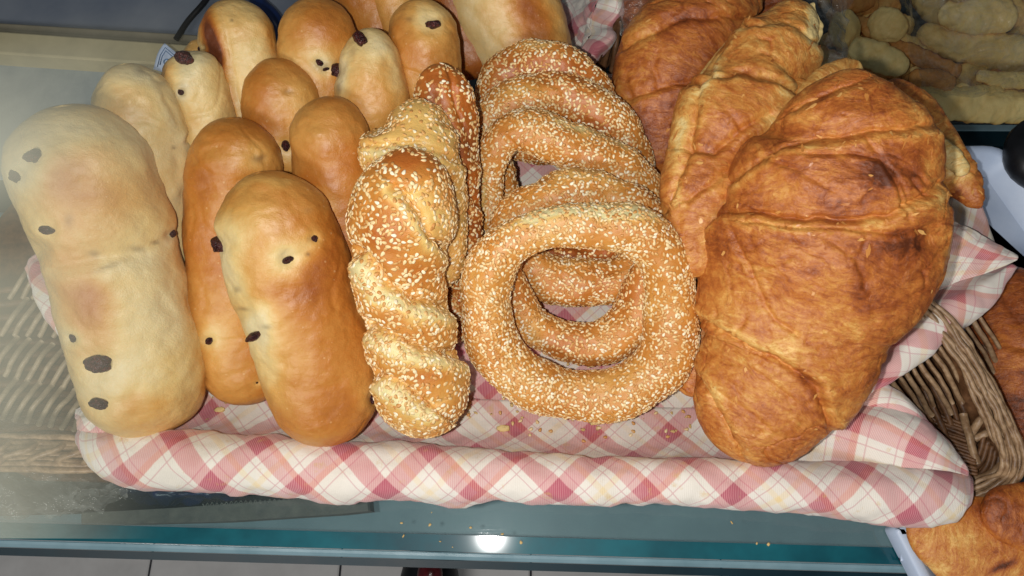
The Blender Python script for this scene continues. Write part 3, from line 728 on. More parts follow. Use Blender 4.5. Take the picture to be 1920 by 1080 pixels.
# right end: a wall sloping down from parallel rim canes
RIM = [(1690, 520, .047), (1775, 588, .050), (1840, 680, .047), (1890, 780, .042), (1918, 862, .034), (1890, 925, .024), (1810, 958, .016), (1700, 968, .012)]
wall = loft([[(x, y, z - .004) for x, y, z in RIM], [(1650, 560, .020), (1730, 640, .020), (1780, 710, .018), (1820, 790, .014), (1840, 850, .012), (1820, 890, .010), (1770, 915, .009), (1690, 930, .008)]], 80, 20)
solid(mesh_np('basket_wall', wrinkle(wall, .0008, 120, 4).reshape(-1, 3), grid_faces(20, 80), MAT_WICKER_DK, bk), .001)
for k in range(10):
    o = k * 4.6; strand([(x - o * .95, y + o * .25 if i_ < 5 else y - o * .7, z + .002 - .0004 * k + .0016 * math.sin(i_ * 2.1 + k * 1.9)) for i_, (x, y, z) in enumerate(RIM)], .0013, 'rim_strand', n=80, wob=.0009)
for k in range(8):      # pale stake ends slanting over the wall
    x = 1632 + k * 25; y = 742 - k * 19 - (k > 7) * 4; l = 1 + .12 * math.sin(k * 2.3)
    strand([(x - 20, y - 62, .034), (x + 14, y - 12, .034), (x + 14 + 34 * l, y + 42 * l, .027), (x + 14 + 58 * l, y + 86 * l, .018)], .0014, 'stake', n=20)
    strand([(x - 8, y - 68, .034), (x + 26, y - 20, .033), (x + 26 + 34 * l, y + 32 * l, .026), (x + 24 + 52 * l, y + 66 * l, .019)], .0011, 'stake', n=20)
for k in range(14):       # darker stakes between them, running to the floor
    x = 1660 + k * 14; y = 776 - k * 10; strand([(x, y, .018), (x + 30, y + 60, .016), (x + 50, y + 120, .012)], .0016, 'stake', MAT_WICKER_DK, n=16)
for k in range(15):
    o = k * 11.5; strand([(1660 + o * .3, 880 - o, .011), (1750, 868 - o * .6, .013), (1832 - o * .05, 890 - o * .55, .018)], .0010, 'weaver', MAT_WICKER_DK, n=24)
for (a, b, c) in [((1822, 812, .018), (1838, 788, .024), (1848, 778, .022)), ((1826, 822, .017), (1850, 812, .021), (1862, 808, .018)), ((1806, 776, .018), (1818, 830, .020), (1832, 868, .016)), ((1824, 902, .016), (1860, 888, .019), (1890, 862, .026))]:
    strand([a, b, c], .0020, 'stake', n=16)
for k in range(6):
    o = k * 8; strand([(1822 - o, 938 - o * .8, .013), (1868 - o, 905 - o, .016), (1884 - o, 860 - o, .02)], .0013, 'weaver', MAT_WICKER_DK, n=20)

# ------------------------------------------------------------------ checked cloth
cl = thing('checked_cloth', PT(950, 860, .006), 'pink and white checked linen cloth folded over the front rim of the basket', 'cloth')
yin = np.array([(150, 806), (170, 803), (300, 806), (400, 806), (500, 815), (700, 831), (900, 846), (1100, 857), (1300, 862), (1500, 864), (1650, 868), (1750, 876), (1800, 884), (1822, 900)], float)
ybo = np.array([(150, 822), (170, 862), (200, 892), (280, 919), (400, 926), (600, 935), (900, 942), (1200, 945), (1400, 955), (1500, 966), (1640, 982), (1730, 989), (1775, 975), (1805, 935), (1822, 904)], float)
xs = np.concatenate([[150, 156, 164, 174, 188, 205], np.linspace(225, 1760, 150), [1772, 1784, 1795, 1804, 1812, 1818, 1822]])
G = []
for x in xs:
    yi, yb = np.interp(x, yin[:, 0], yin[:, 1]), np.interp(x, ybo[:, 0], ybo[:, 1])
    zc = .036 + .002 * math.sin(x * .006); c, dep = P(x, (yi + yb) / 2, zc); r = (yb - yi) / 2 * dep / F
    row = []
    zt = np.array([c[0], c[1] + r + .030, .0105]); row.append(zt); row.append(np.array([c[0], c[1] + r + .012, .0125])); row.append(np.array([c[0], c[1] + r + .002, .022]))
    for a in np.linspace(-.1, 1.30, 24) * math.pi:
        row.append(c + np.array([0, math.cos(a) * r, math.sin(a) * min(r * 1.02, .017) ]))
    A, _, _ = catmull(np.array(row), 64); G.append(A)
G = np.array(G).transpose(1, 0, 2)
ref = G.copy(); G = wrinkle(G, .0012, 36, 3); G = wrinkle(G, .0007, 130, 5)
o = mesh_np('front_fold', G.reshape(-1, 3), grid_faces(*G.shape[:2]), MAT_CLOTH, cl, uv=arc_uv(ref, 0, 0)); solid(o)
# floor part
px_, py_ = np.meshgrid(np.linspace(0, 1, 150), np.linspace(905, 250, 70))
l_ = np.interp(py_, [250, 450, 600, 680, 760, 905], [320, 120, 150, 185, 205, 240]); r_ = np.interp(py_, [250, 500, 700, 905], [1700, 1700, 1650, 1720]); px_ = l_ + (r_ - l_) * px_; zb = .0095 + .0006 * np.sin(px_ * .02)
zb = zb + .010 * sstep(330, 160, px_)
G = PT(px_, py_, zb); G = G + np.array([0, 0, 1]) * (.0016 * fbm(G * 24, 8, 3) + .0012 * np.abs(fbm(G * 38, 2, 2)))[..., None] * 1.6
gx = (G[..., 0] - G[0, 0, 0]); gy = (G[..., 1] - G[0, 0, 1]); r = math.radians(47)
o = mesh_np('floor_lining', G.reshape(-1, 3), grid_faces(*G.shape[:2]), MAT_CLOTH, cl, uv=np.stack([gx * math.cos(r) - gy * math.sin(r), gx * math.sin(r) + gy * math.cos(r)], -1).reshape(-1, 2)); solid(o)
def flap(name, rows, nu=70, nv=50, wr=.0009, seed=0, rot=45, u0=0, v0=0, parent=None, mat=None):
    G = loft(rows, nu, nv); ref = G; G = wrinkle(G, wr, 50, seed); G = wrinkle(G, wr * .3, 170, seed + 1)
    return solid(mesh_np(name, G.reshape(-1, 3), grid_faces(nv, nu), mat or MAT_CLOTH, parent or cl, uv=arc_uv(ref, u0, v0, rot)))
# right: lower corner fold in two layers
flap('corner_fold', [[(1440, 872, .036), (1560, 872, .040), (1690, 876, .046), (1780, 884, .047), (1817, 893, .040)],
                     [(1450, 830, .026), (1540, 800, .034), (1640, 806, .047), (1740, 840, .052), (1816, 880, .043)],
                     [(1480, 790, .020), (1560, 762, .030), (1650, 768, .044), (1740, 806, .050), (1812, 868, .043)],
                     [(1520, 750, .018), (1590, 730, .030), (1668, 745, .038), (1735, 790, .044), (1790, 840, .038)]], rot=12, seed=11)
flap('corner_fold', [[(1500, 850, .016), (1600, 830, .028), (1680, 800, .040), (1720, 800, .040)],
                     [(1520, 790, .018), (1590, 775, .034), (1670, 775, .044), (1738, 812, .044)],
                     [(1550, 740, .022), (1610, 728, .038), (1690, 752, .047), (1752, 812, .044)],
                     [(1580, 715, .024), (1622, 706, .038), (1700, 750, .044), (1757, 808, .040)],
                     [(1590, 716, .020), (1626, 708, .034), (1703, 752, .036), (1754, 812, .032)]], rot=-28, seed=12)
# right: side band running up to the pointed flap
flap('side_band', [[(1560, 700, .020), (1640, 590, .022), (1690, 500, .024), (1760, 400, .026), (1820, 330, .026)],
                   [(1590, 720, .030), (1668, 632, .036), (1730, 560, .040), (1800, 520, .043), (1880, 486, .042)],
                   [(1600, 740, .040), (1680, 672, .048), (1760, 588, .052), (1830, 545, .053), (1898, 497, .050)],
                   [(1625, 742, .042), (1700, 697, .046), (1790, 625, .048), (1858, 566, .049), (1903, 499, .048)],
                   [(1622, 741, .030), (1698, 699, .034), (1786, 628, .036), (1852, 570, .038), (1896, 502, .042)]], rot=38, seed=13)
flap('pointed_flap', [[(1690, 600, .030), (1735, 560, .040), (1790, 530, .046), (1850, 512, .050), (1905, 489, .051)],
                      [(1710, 520, .034), (1745, 495, .042), (1800, 488, .048), (1860, 488, .051), (1906, 486, .051)],
                      [(1735, 440, .036), (1765, 432, .044), (1810, 450, .050), (1862, 470, .052), (1907, 483, .051)],
                      [(1750, 396, .036), (1768, 404, .042), (1815, 432, .047), (1866, 458, .050), (1906, 480, .050)]], rot=12, seed=14, wr=.0012)
# left edge strip and ruffled corner
flap('left_edge', [[(150, 420, .030), (170, 520, .034), (180, 600, .034), (185, 690, .03)],
                   [(90, 462, .040), (105, 530, .044), (132, 600, .042), (150, 672, .038)],
                   [(58, 482, .042), (62, 535, .045), (96, 600, .044), (140, 674, .038)],
                   [(47, 503, .038), (66, 565, .040), (100, 622, .040), (138, 677, .034)]], rot=20, seed=15)
flap('ruffled_corner', [[(250, 800, .034), (215, 770, .038), (170, 760, .040), (140, 765, .036)],
                        [(235, 822, .036), (195, 800, .045), (160, 792, .043), (136, 782, .040)],
                        [(220, 840, .034), (180, 828, .042), (160, 818, .042), (142, 800, .036)]], rot=30, seed=16, wr=.002)
# back edge of the lining
flap('back_edge', [[(780, 120, .030), (880, 112, .030), (1000, 124, .030), (1130, 150, .028), (1250, 170, .026)],
                   [(780, 103, .034), (880, 103, .036), (1000, 116, .036), (1140, 144, .034), (1250, 160, .030)],
                   [(780, 98, .020), (880, 98, .020), (1000, 110, .020), (1140, 138, .018), (1250, 150, .018)]], rot=45, seed=17)

# ------------------------------------------------------------------ second basket behind, with its own cloth
b2 = thing('wicker_basket', PT(1120, 60, .004), 'small dark wicker basket holding the large pale loaves at the top edge', 'basket'); bk2 = b2
for k in range(9):
    A = catmull(np.array([PT(*p) for p in [(1040, 150 + k * 4, .012), (1110, 138 - k * 3, .020 + k * .0012), (1150, 100 - k * 5, .022 + k * .0016), (1165, 30 - k * 5, .024 + k * .0014), (1160, -60, .026)]]), 40)[0]
    V, f = rod(A, .0021, 8); mesh_np('weaver', V, f, MAT_WICKER_DK, b2)
for k in range(4):
    A = catmull(np.array([PT(*p) for p in [(1090 + k * 18, 150, .014), (1110 + k * 15, 110 - k * 9, .034), (1120 + k * 14, 80 - k * 12, .036)]]), 14)[0]; V, f = rod(A, .0018, 8); mesh_np('stake', V, f, MAT_WICKER_DK, b2)
c2 = thing('checked_cloth', PT(1090, 60, .02), 'pink and white checked cloth with a wavy hem beside the pale loaves at the top', 'cloth')
flap('lining', [[(1000, -40, .010), (1000, 20, .012), (1030, 90, .014), (1060, 150, .014)],
                [(1070, -50, .012), (1070, 10, .014), (1075, 70, .015), (1085, 128, .016)],
                [(1120, -50, .030), (1122, 0, .034), (1108, 50, .036), (1095, 126, .036)]], 60, 50, seed=21, wr=.003, rot=60, parent=c2)
flap('wavy_hem', [[(1118, -40, .030), (1120, 5, .034), (1100, 40, .034), (1108, 66, .036), (1092, 92, .036), (1094, 126, .034)],
                  [(1150, -45, .040), (1160, 12, .042), (1140, 48, .038), (1146, 68, .044), (1120, 92, .040), (1102, 126, .036)],
                  [(1162, -45, .034), (1172, 16, .036), (1158, 54, .030), (1152, 74, .038), (1130, 104, .032), (1104, 129, .030)]], 80, 30, seed=22, wr=.0012, rot=10, parent=c2)
# ================================================================== BREADS
def zr(off=0.0, z0=.047, k=.00016):
    return lambda y: z0 + k * (740 - y) + off
ZR = zr
# front left pale roll
raisin_roll('large pale raisin roll at the left front, brownish patch on its upper half',
    [(116, 197, 112), (150, 300, 128), (186, 400, 125), (216, 500, 119), (243, 600, 117), (270, 700, 114), (292, 808, 106)], zr(),
    blobs=[(180, 360, 105, 68, .34, 18), (105, 330, 45, 70, .25), (170, 560, 55, 60, .22), (175, 640, 45, 90, .30), (240, 760, 110, 30, .22), (300, 250, 70, 50, -.12), (290, 560, 60, 170, -.12), (150, 240, 90, 35, -.16)],
    dents=[(240, 480, 130, 22, -2.0), (62, 470, 30, 22, -3), (325, 405, 22, 30, 2.2), (300, 300, 20, 40, -1.5), (120, 205, 30, 20, 1.8), (365, 560, 24, 40, -1.6)],
    grooves=[([(110, 500), (190, 492), (280, 470), (330, 440)], 12, .8, .5, .35), ([(300, 650), (330, 600), (300, 560)], 10, .5, 0, .2)],
    raisins=[(62, 293, 36, .9, -20, .45), (30, 330, 24, 1.2, 70, .4), (90, 429, 30, .7, 5, .35), (190, 681, 48, .95, 0, .35), (188, 756, 36, .8, 15, .5), (322, 440, 16, 1.2, 80, .2), (137, 634, 18, 1.2, 80, .4)],
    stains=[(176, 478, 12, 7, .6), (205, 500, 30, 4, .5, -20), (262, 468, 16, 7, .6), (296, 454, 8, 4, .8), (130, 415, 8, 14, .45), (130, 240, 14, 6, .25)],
    base=.16, seed=1, side=.1)
raisin_roll('second pale raisin roll from the left, knobbly right flank, behind the front one',
    [(232, 119, 56), (256, 200, 80), (280, 300, 84), (292, 400, 72), (305, 520, 60)], zr(-.026),
    blobs=[(230, 190, 55, 55, .26), (260, 330, 50, 60, .10), (330, 230, 30, 80, -.1), (250, 140, 60, 20, -.12)], dents=[(335, 300, 16, 30, -1.2), (350, 250, 10, 16, 1.2), (330, 360, 12, 20, 1.0)],
    raisins=[(360, 262, 14, 1.2, 70, .3)], stains=[(262, 132, 14, 8, .6), (308, 156, 10, 6, .45), (331, 277, 4, 3, .9)], grooves=[([(270, 130), (305, 160), (330, 220)], 8, .6, .4, .3)], base=.13, seed=2, side=.1, ns=150)
raisin_roll('short pale raisin roll with one big dark raisin on its top end',
    [(338, 100, 50), (362, 150, 57), (385, 220, 56), (400, 300, 52), (412, 360, 46)], zr(-.040),
    blobs=[(310, 130, 25, 30, .26), (350, 230, 30, 50, .14)], raisins=[(346, 110, 36, 1.0, 20, .3), (340, 174, 12, 1.6, 60, .5)], stains=[(341, 170, 10, 16, .5)], base=.13, seed=3, side=.1, ns=130)
raisin_roll('brown raisin roll leaning behind the two front rolls, raisin low on its left side',
    [(432, 220, 56), (441, 300, 84), (436, 400, 90), (440, 520, 90), (452, 640, 86), (482, 752, 70)], zr(-.024),
    blobs=[(400, 640, 40, 60, -.22), (430, 700, 60, 30, -.10), (490, 300, 40, 30, -.25), (375, 350, 22, 90, .10), (440, 260, 60, 30, .05)], grooves=[([(360, 300), (400, 275), (470, 280)], 12, .8, 0, .1)], dents=[(495, 300, 14, 9, -1.0)],
    raisins=[(392, 639, 19, .9, -30, .3), (483, 717, 6, 1, 0, .3)], stains=[(484, 298, 14, 7, .6)], base=.58, seed=4, ns=200, side=.12)
raisin_roll('golden raisin roll upright in the second row, small bump near its top end',
    [(622, 180, 54), (626, 260, 77), (640, 370, 82), (660, 480, 76), (690, 600, 68), (700, 700, 60)], zr(-.026),
    blobs=[(640, 240, 70, 40, -.06), (605, 385, 22, 30, -.22), (650, 480, 50, 100, .12), (575, 320, 22, 80, .04)], dents=[(600, 250, 14, 10, 1.4)], stains=[(596, 252, 9, 6, .15)], base=.47, seed=5, side=.18)
raisin_roll('large glossy golden raisin roll at the front, amber lower half and three dark raisins',
    [(484, 323, 78), (508, 400, 104), (534, 500, 113), (562, 590, 111), (596, 690, 102), (632, 826, 88)], zr(.004),
    blobs=[(450, 400, 60, 60, -.14), (430, 520, 30, 70, -.36, -20), (480, 610, 34, 40, -.40, 30), (555, 475, 42, 30, -.34, -25), (620, 560, 80, 120, .20), (500, 555, 50, 20, .14), (600, 760, 100, 60, .20), (500, 690, 26, 90, -.26, -22), (620, 420, 40, 60, .10), (530, 370, 70, 18, .06)],
    dents=[(450, 590, 24, 20, -1.5), (540, 485, 26, 18, -1.2)], grooves=[([(430, 340), (480, 320), (530, 332)], 8, .8, .4, .6)],
    raisins=[(413, 458, 38, .72, 60, .35), (541, 488, 24, .7, -35, .45), (477, 629, 38, .55, -8, .45), (698, 746, 22, 1.1, 60, .2), (589, 447, 15, 1.1, 60, .65)],
    stains=[(580, 395, 8, 6, .3), (439, 545, 8, 6, .55), (447, 583, 14, 4, .6), (500, 614, 10, 5, .5), (578, 478, 4, 4, .8)], base=.52, seed=6, ns=240, nt=150, side=.26)
raisin_roll('brown topped raisin roll in the middle rows with a raisin at its lower right',
    [(520, 108, 54), (523, 180, 71), (530, 260, 71), (548, 350, 66)], zr(-.045),
    blobs=[(570, 190, 36, 50, -.24), (540, 290, 26, 26, -.22), (480, 190, 30, 60, .06)], dents=[(540, 172, 12, 9, -1.0)], raisins=[(537, 272, 22, .9, 70, .4)], stains=[(541, 172, 11, 6, .45)], base=.53, seed=7, ns=140)
raisin_roll('raisin roll at the top with a cluster of small raisins at its lower right',
    [(592, -6, 58), (597, 70, 71), (600, 150, 68), (604, 240, 56)], zr(-.060),
    blobs=[(600, 110, 60, 24, -.26), (590, 50, 60, 40, .08)], raisins=[(598, 117, 16, .9, 30, .4), (610, 130, 14, .6, -40, .4)], stains=[(603, 124, 20, 10, .5)], base=.45, seed=8, ns=140)
raisin_roll('golden raisin roll with one large raisin on its tip and one on its left edge',
    [(695, 52, 46), (696, 110, 65), (697, 170, 72), (706, 260, 66)], zr(-.046),
    blobs=[(720, 85, 30, 30, -.30), (640, 150, 14, 40, -.34), (750, 150, 16, 70, -.20), (690, 170, 45, 50, .08)], raisins=[(676, 74, 36, .8, 55, .2), (629, 132, 30, .75, 80, .3)], stains=[(633, 165, 6, 14, .7), (660, 100, 7, 12, .3)], base=.46, seed=9, ns=140)
raisin_roll('raisin roll at the top with a wide raisin like a dash near its end',
    [(785, -3, 48), (790, 50, 63), (796, 120, 66), (806, 210, 60)], zr(-.058),
    blobs=[(800, 30, 45, 24, -.28), (770, 100, 40, 50, .08)], raisins=[(811, 47, 32, .6, -12, .3)], stains=[(765, 36, 9, 6, .5)], base=.46, seed=10, ns=140)
raisin_roll('pale roll lying on its side at the top, browned underside facing left',
    [(430, -3, 58), (446, 70, 74), (464, 150, 72), (480, 240, 64), (492, 320, 54)], zr(-.058),
    blobs=[(392, 70, 19, 60, .85, -9), (408, 150, 17, 60, .85, -9), (426, 230, 13, 50, .8, -9), (402, 110, 9, 30, .2, -9), (520, 90, 16, 80, .22, -9)], grooves=[([(412, 20), (425, 80), (436, 160), (452, 240)], 7, .7, .8, .1)], stains=[(434, 38, 3, 3, .9), (415, 9, 10, 4, .35)], raisins=[(374, 90, 9, 1, 0, .3)], base=.15, seed=11, ns=150, side=.05)
raisin_roll('tip of a pale raisin roll showing left of the roll with the browned underside',
    [(368, 74, 28), (378, 120, 36), (390, 180, 36)], zr(-.065), base=.2, seed=12, ns=90, nt=80)
raisin_roll('orange brown roll end cut off by the top edge, left one of the two',
    [(640, -80, 60), (684, -4, 54), (712, 60, 46), (726, 120, 36)], zr(-.085), base=.62, seed=13, ns=90, nt=80, group='rolls in the rear basket')
raisin_roll('pale orange roll end cut off by the top edge, above the dash shaped raisin',
    [(720, -80, 56), (742, -6, 48), (752, 60, 40), (760, 110, 34)], zr(-.080), base=.42, seed=14, ns=90, nt=80, group='rolls in the rear basket')
raisin_roll('dark amber roll between the dash raisin roll and the big pale loaf',
    [(820, -100, 70), (852, -20, 66), (872, 60, 58), (884, 150, 46)], zr(-.098), base=.74, seed=15, ns=110, nt=90, group='rolls in the rear basket')
raisin_roll('big pale loaf with a browned right flank behind the sesame rings',
    [(880, -130, 100), (926, -30, 104), (960, 50, 98), (992, 140, 84), (1014, 210, 70)], zr(-.100),
    blobs=[(1010, 40, 40, 100, .48, -15), (985, 30, 36, 90, .15, -15), (880, 20, 40, 90, -.12)], grooves=[([(880, 20), (910, 60), (940, 100)], 7, .5, .3, .3)], base=.14, seed=16, ns=150, group='rolls in the rear basket', side=.0)

# ---------------- sesame braids
BG = 'sesame braids'
def dn(lst, lo=.0):
    """thinner sprinkling inside the given blobs"""
    def g(d):
        w = np.ones_like(d.px)
        for x, y, sx, sy, a in lst: w *= 1 - a * np.exp(-(((d.px - x) / sx) ** 2 + ((d.py - y) / sy) ** 2))
        return np.clip(w, .02, 4)
    return g
sesame_bread('sesame_braid', 'front sesame braid with a bare brown crown and a pale pocket at its right', 'braided bread', BG,
    [(768, 277, 58), (766, 320, 80), (757, 400, 101), (752, 450, 94), (752, 510, 80), (758, 560, 80), (768, 620, 76), (776, 670, 76), (790, 725, 82), (795, 770, 74), (796, 813, 56)], zr(.008), False, 3000, 300,
    blobs=[(760, 300, 70, 26, .22), (815, 400, 30, 46, -.36, -25), (775, 375, 26, 20, -.20), (710, 450, 40, 60, .18), (770, 510, 50, 24, .20), (745, 590, 40, 16, .18), (790, 625, 40, 14, .14), (800, 700, 50, 20, .22), (740, 740, 26, 30, -.22), (790, 790, 40, 16, -.06), (682, 510, 16, 30, -.26), (725, 560, 30, 14, -.15)],
    grooves=[([(738, 352), (762, 376), (784, 405), (806, 450), (838, 468)], 8, 3.2, 3.0, .75), ([(762, 376), (790, 360), (800, 345)], 6, 1.2, 0, .3), ([(645, 455), (690, 490), (728, 541), (780, 566), (860, 582)], 12, 5.0, 4.4, 1.1), ([(680, 606), (740, 634), (790, 655), (870, 668)], 12, 5.0, 4.2, 1.1), ([(690, 696), (740, 716), (770, 742), (800, 762)], 11, 4.4, 3.8, 1.0), ([(800, 762), (830, 752)], 6, 1.0, 0, .3)],
    dents=[(655, 475, 26, 16, -3.5), (850, 470, 26, 14, -4), (686, 612, 26, 16, -3.5), (864, 668, 26, 12, -4.5), (696, 700, 20, 12, -2.8), (856, 585, 20, 14, -2.5)],
    dens=dn([(770, 305, 40, 22, .93), (805, 395, 16, 34, .75), (820, 440, 14, 18, .7)]), base=.50, lump=.35, seed=20, ns=320, nt=150, size=.00120)
sesame_bread('sesame_braid', 'pale sesame braid end showing above the front braid', 'braided bread', BG,
    [(745, 200, 46), (765, 230, 82), (775, 290, 92), (800, 380, 70), (820, 450, 50), (830, 540, 40)], zr(-.014), False, 1300,
    0, blobs=[(730, 230, 30, 26, .16), (810, 250, 30, 30, -.06), (830, 330, 26, 50, .16)], grooves=[([(700, 275), (780, 268), (850, 305)], 8, 2.2, 2.0, .4)], dents=[(846, 225, 18, 12, -3)], base=.30, seed=21, ns=180, nt=100, dens=dn([(800, 235, 40, 26, .5)]))
sesame_bread('sesame_braid', 'dark glossy sesame braid standing behind the pale braid end', 'braided bread', BG,
    [(822, 118, 46), (832, 180, 58), (842, 260, 56), (850, 340, 46), (862, 400, 38), (866, 460, 36), (862, 520, 32), (856, 580, 28), (850, 640, 18)], zr(-.030), False, 1500, 0,
    blobs=[(815, 170, 20, 40, .1), (870, 280, 20, 60, .1), (868, 455, 14, 16, -.35), (855, 640, 20, 14, -.2)], grooves=[([(840, 130), (850, 180), (870, 240), (890, 300)], 7, 1.6, 1.4, .15), ([(835, 330), (865, 350), (900, 390)], 7, 1.8, 1.4, .4), ([(835, 480), (870, 480), (900, 500)], 7, 2, 1.5, .5), ([(835, 560), (860, 575), (890, 590)], 7, 2, 1.5, .5)],
    base=.78, seed=22, ns=220, nt=100, dens=dn([(815, 150, 26, 40, .7), (875, 230, 12, 60, .6)]))
# ---------------- sesame rings
RG = 'sesame rings'
def pl(o): return lambda y: .037 + .00017 * (735 - y) + o
def edge_pale(x0, y0, sx, sy, a):
    def g(d):
        d.bake += a * sstep(.5, .95, -np.sin(d.th) * 1.0) * 0
        d.bake += a * np.exp(-(((d.px - x0) / sx) ** 2 + ((d.py - y0) / sy) ** 2)) * d.front
    return g
sesame_bread('sesame_ring', 'front sesame ring, round, with a pale upper edge and a cavity in its upper half', 'bread ring', RG,
    [(1095, 423, 38), (1190, 433, 45), (1250, 492, 50), (1256, 590, 49), (1241, 678, 51), (1165, 734, 48), (1080, 739, 45), (996, 718, 49), (933, 658, 49), (911, 580, 45), (919, 499, 47), (965, 447, 43), (1030, 425, 37)], pl(0), True, 6400, 300,
    blobs=[(1140, 398, 120, 13, -.8, 4), (1000, 408, 60, 13, -.5, -14), (1250, 470, 50, 50, .03), (930, 520, 40, 40, .02), (1090, 715, 60, 20, -.10), (1205, 600, 18, 60, -.14), (1090, 770, 100, 14, .10), (1180, 430, 60, 14, .02)],
    grooves=[([(1160, 470), (1190, 540), (1200, 600)], 7, .8, .6, .25), ([(915, 545), (950, 570)], 7, .7, 0, .1)], base=.50, lump=.6, seed=30, ns=360, nt=120, dens=dn([(1210, 620, 20, 60, .4), (945, 520, 14, 30, .6), (1100, 440, 60, 14, .3)]))
sesame_bread('sesame_ring', 'second sesame ring, seen as an arc above and a crescent inside the front ring', 'bread ring', RG,
    [(1130, 364, 39), (1208, 395, 38), (1228, 470, 38), (1208, 570, 43), (1150, 631, 40), (1075, 639, 36), (1003, 611, 34), (958, 545, 33), (942, 470, 37), (975, 405, 42), (1050, 368, 42)], pl(-.022), True, 3700, 0,
    blobs=[(1120, 330, 100, 12, -.2), (1170, 560, 26, 60, .10), (1000, 620, 20, 40, -.15)], base=.55, seed=31, ns=260, nt=100, dens=dn([(1160, 520, 30, 60, .55)]))
sesame_bread('sesame_ring', 'third sesame ring with a dark teardrop hole at its upper left', 'bread ring', RG,
    [(1010, 250, 46), (1090, 288, 48), (1168, 326, 46), (1222, 385, 44), (1222, 460, 42), (1165, 520, 40), (1075, 532, 42), (990, 500, 36), (934, 430, 32), (920, 340, 31), (944, 258, 33)], pl(-.042), True, 4600, 0,
    blobs=[(1060, 225, 40, 10, -.5, 25), (1150, 262, 70, 9, -.5, 22), (1075, 490, 60, 12, -.2), (1090, 550, 60, 30, .12), (900, 340, 8, 60, -.5), (1080, 290, 60, 14, .04)], grooves=[([(950, 262), (968, 275), (978, 300)], 6, 1.6, 1.2, .2)], base=.56, seed=32, ns=280, nt=100, dens=dn([(1080, 525, 60, 22, .5), (985, 262, 16, 20, .8)]))
sesame_bread('sesame_ring', 'fourth sesame ring, brown, its right flank against the rear croissant', 'bread ring', RG,
    [(1040, 185, 46), (1125, 222, 52), (1186, 290, 40), (1160, 362, 32), (1060, 368, 24), (975, 388, 22), (925, 310, 34), (912, 240, 36), (960, 195, 44)], pl(-.060), True, 3600, 0,
    blobs=[(1000, 170, 60, 12, -.2), (1100, 240, 60, 20, .12)], base=.64, seed=33, ns=240, nt=90)
sesame_bread('sesame_ring', 'rearmost sesame ring at the top of the column of rings', 'bread ring', RG,
    [(1000, 120, 46), (1075, 148, 46), (1115, 215, 40), (1060, 268, 34), (970, 268, 34), (922, 215, 36), (938, 150, 44)], pl(-.070), True, 3000, 0,
    blobs=[(1010, 80, 60, 10, -.35), (1040, 130, 60, 14, .1)], base=.64, seed=34, ns=200, nt=90)
sesame_bread('sesame_ring', 'dark sesame ring at the bottom of the pile, glimpsed through the front hole', 'bread ring', RG,
    [(1080, 400, 34), (1150, 420, 34), (1160, 460, 32), (1080, 486, 34), (1010, 470, 32), (1000, 425, 34)], .028, True, 700, 0, base=.8, seed=35, ns=160, nt=80)

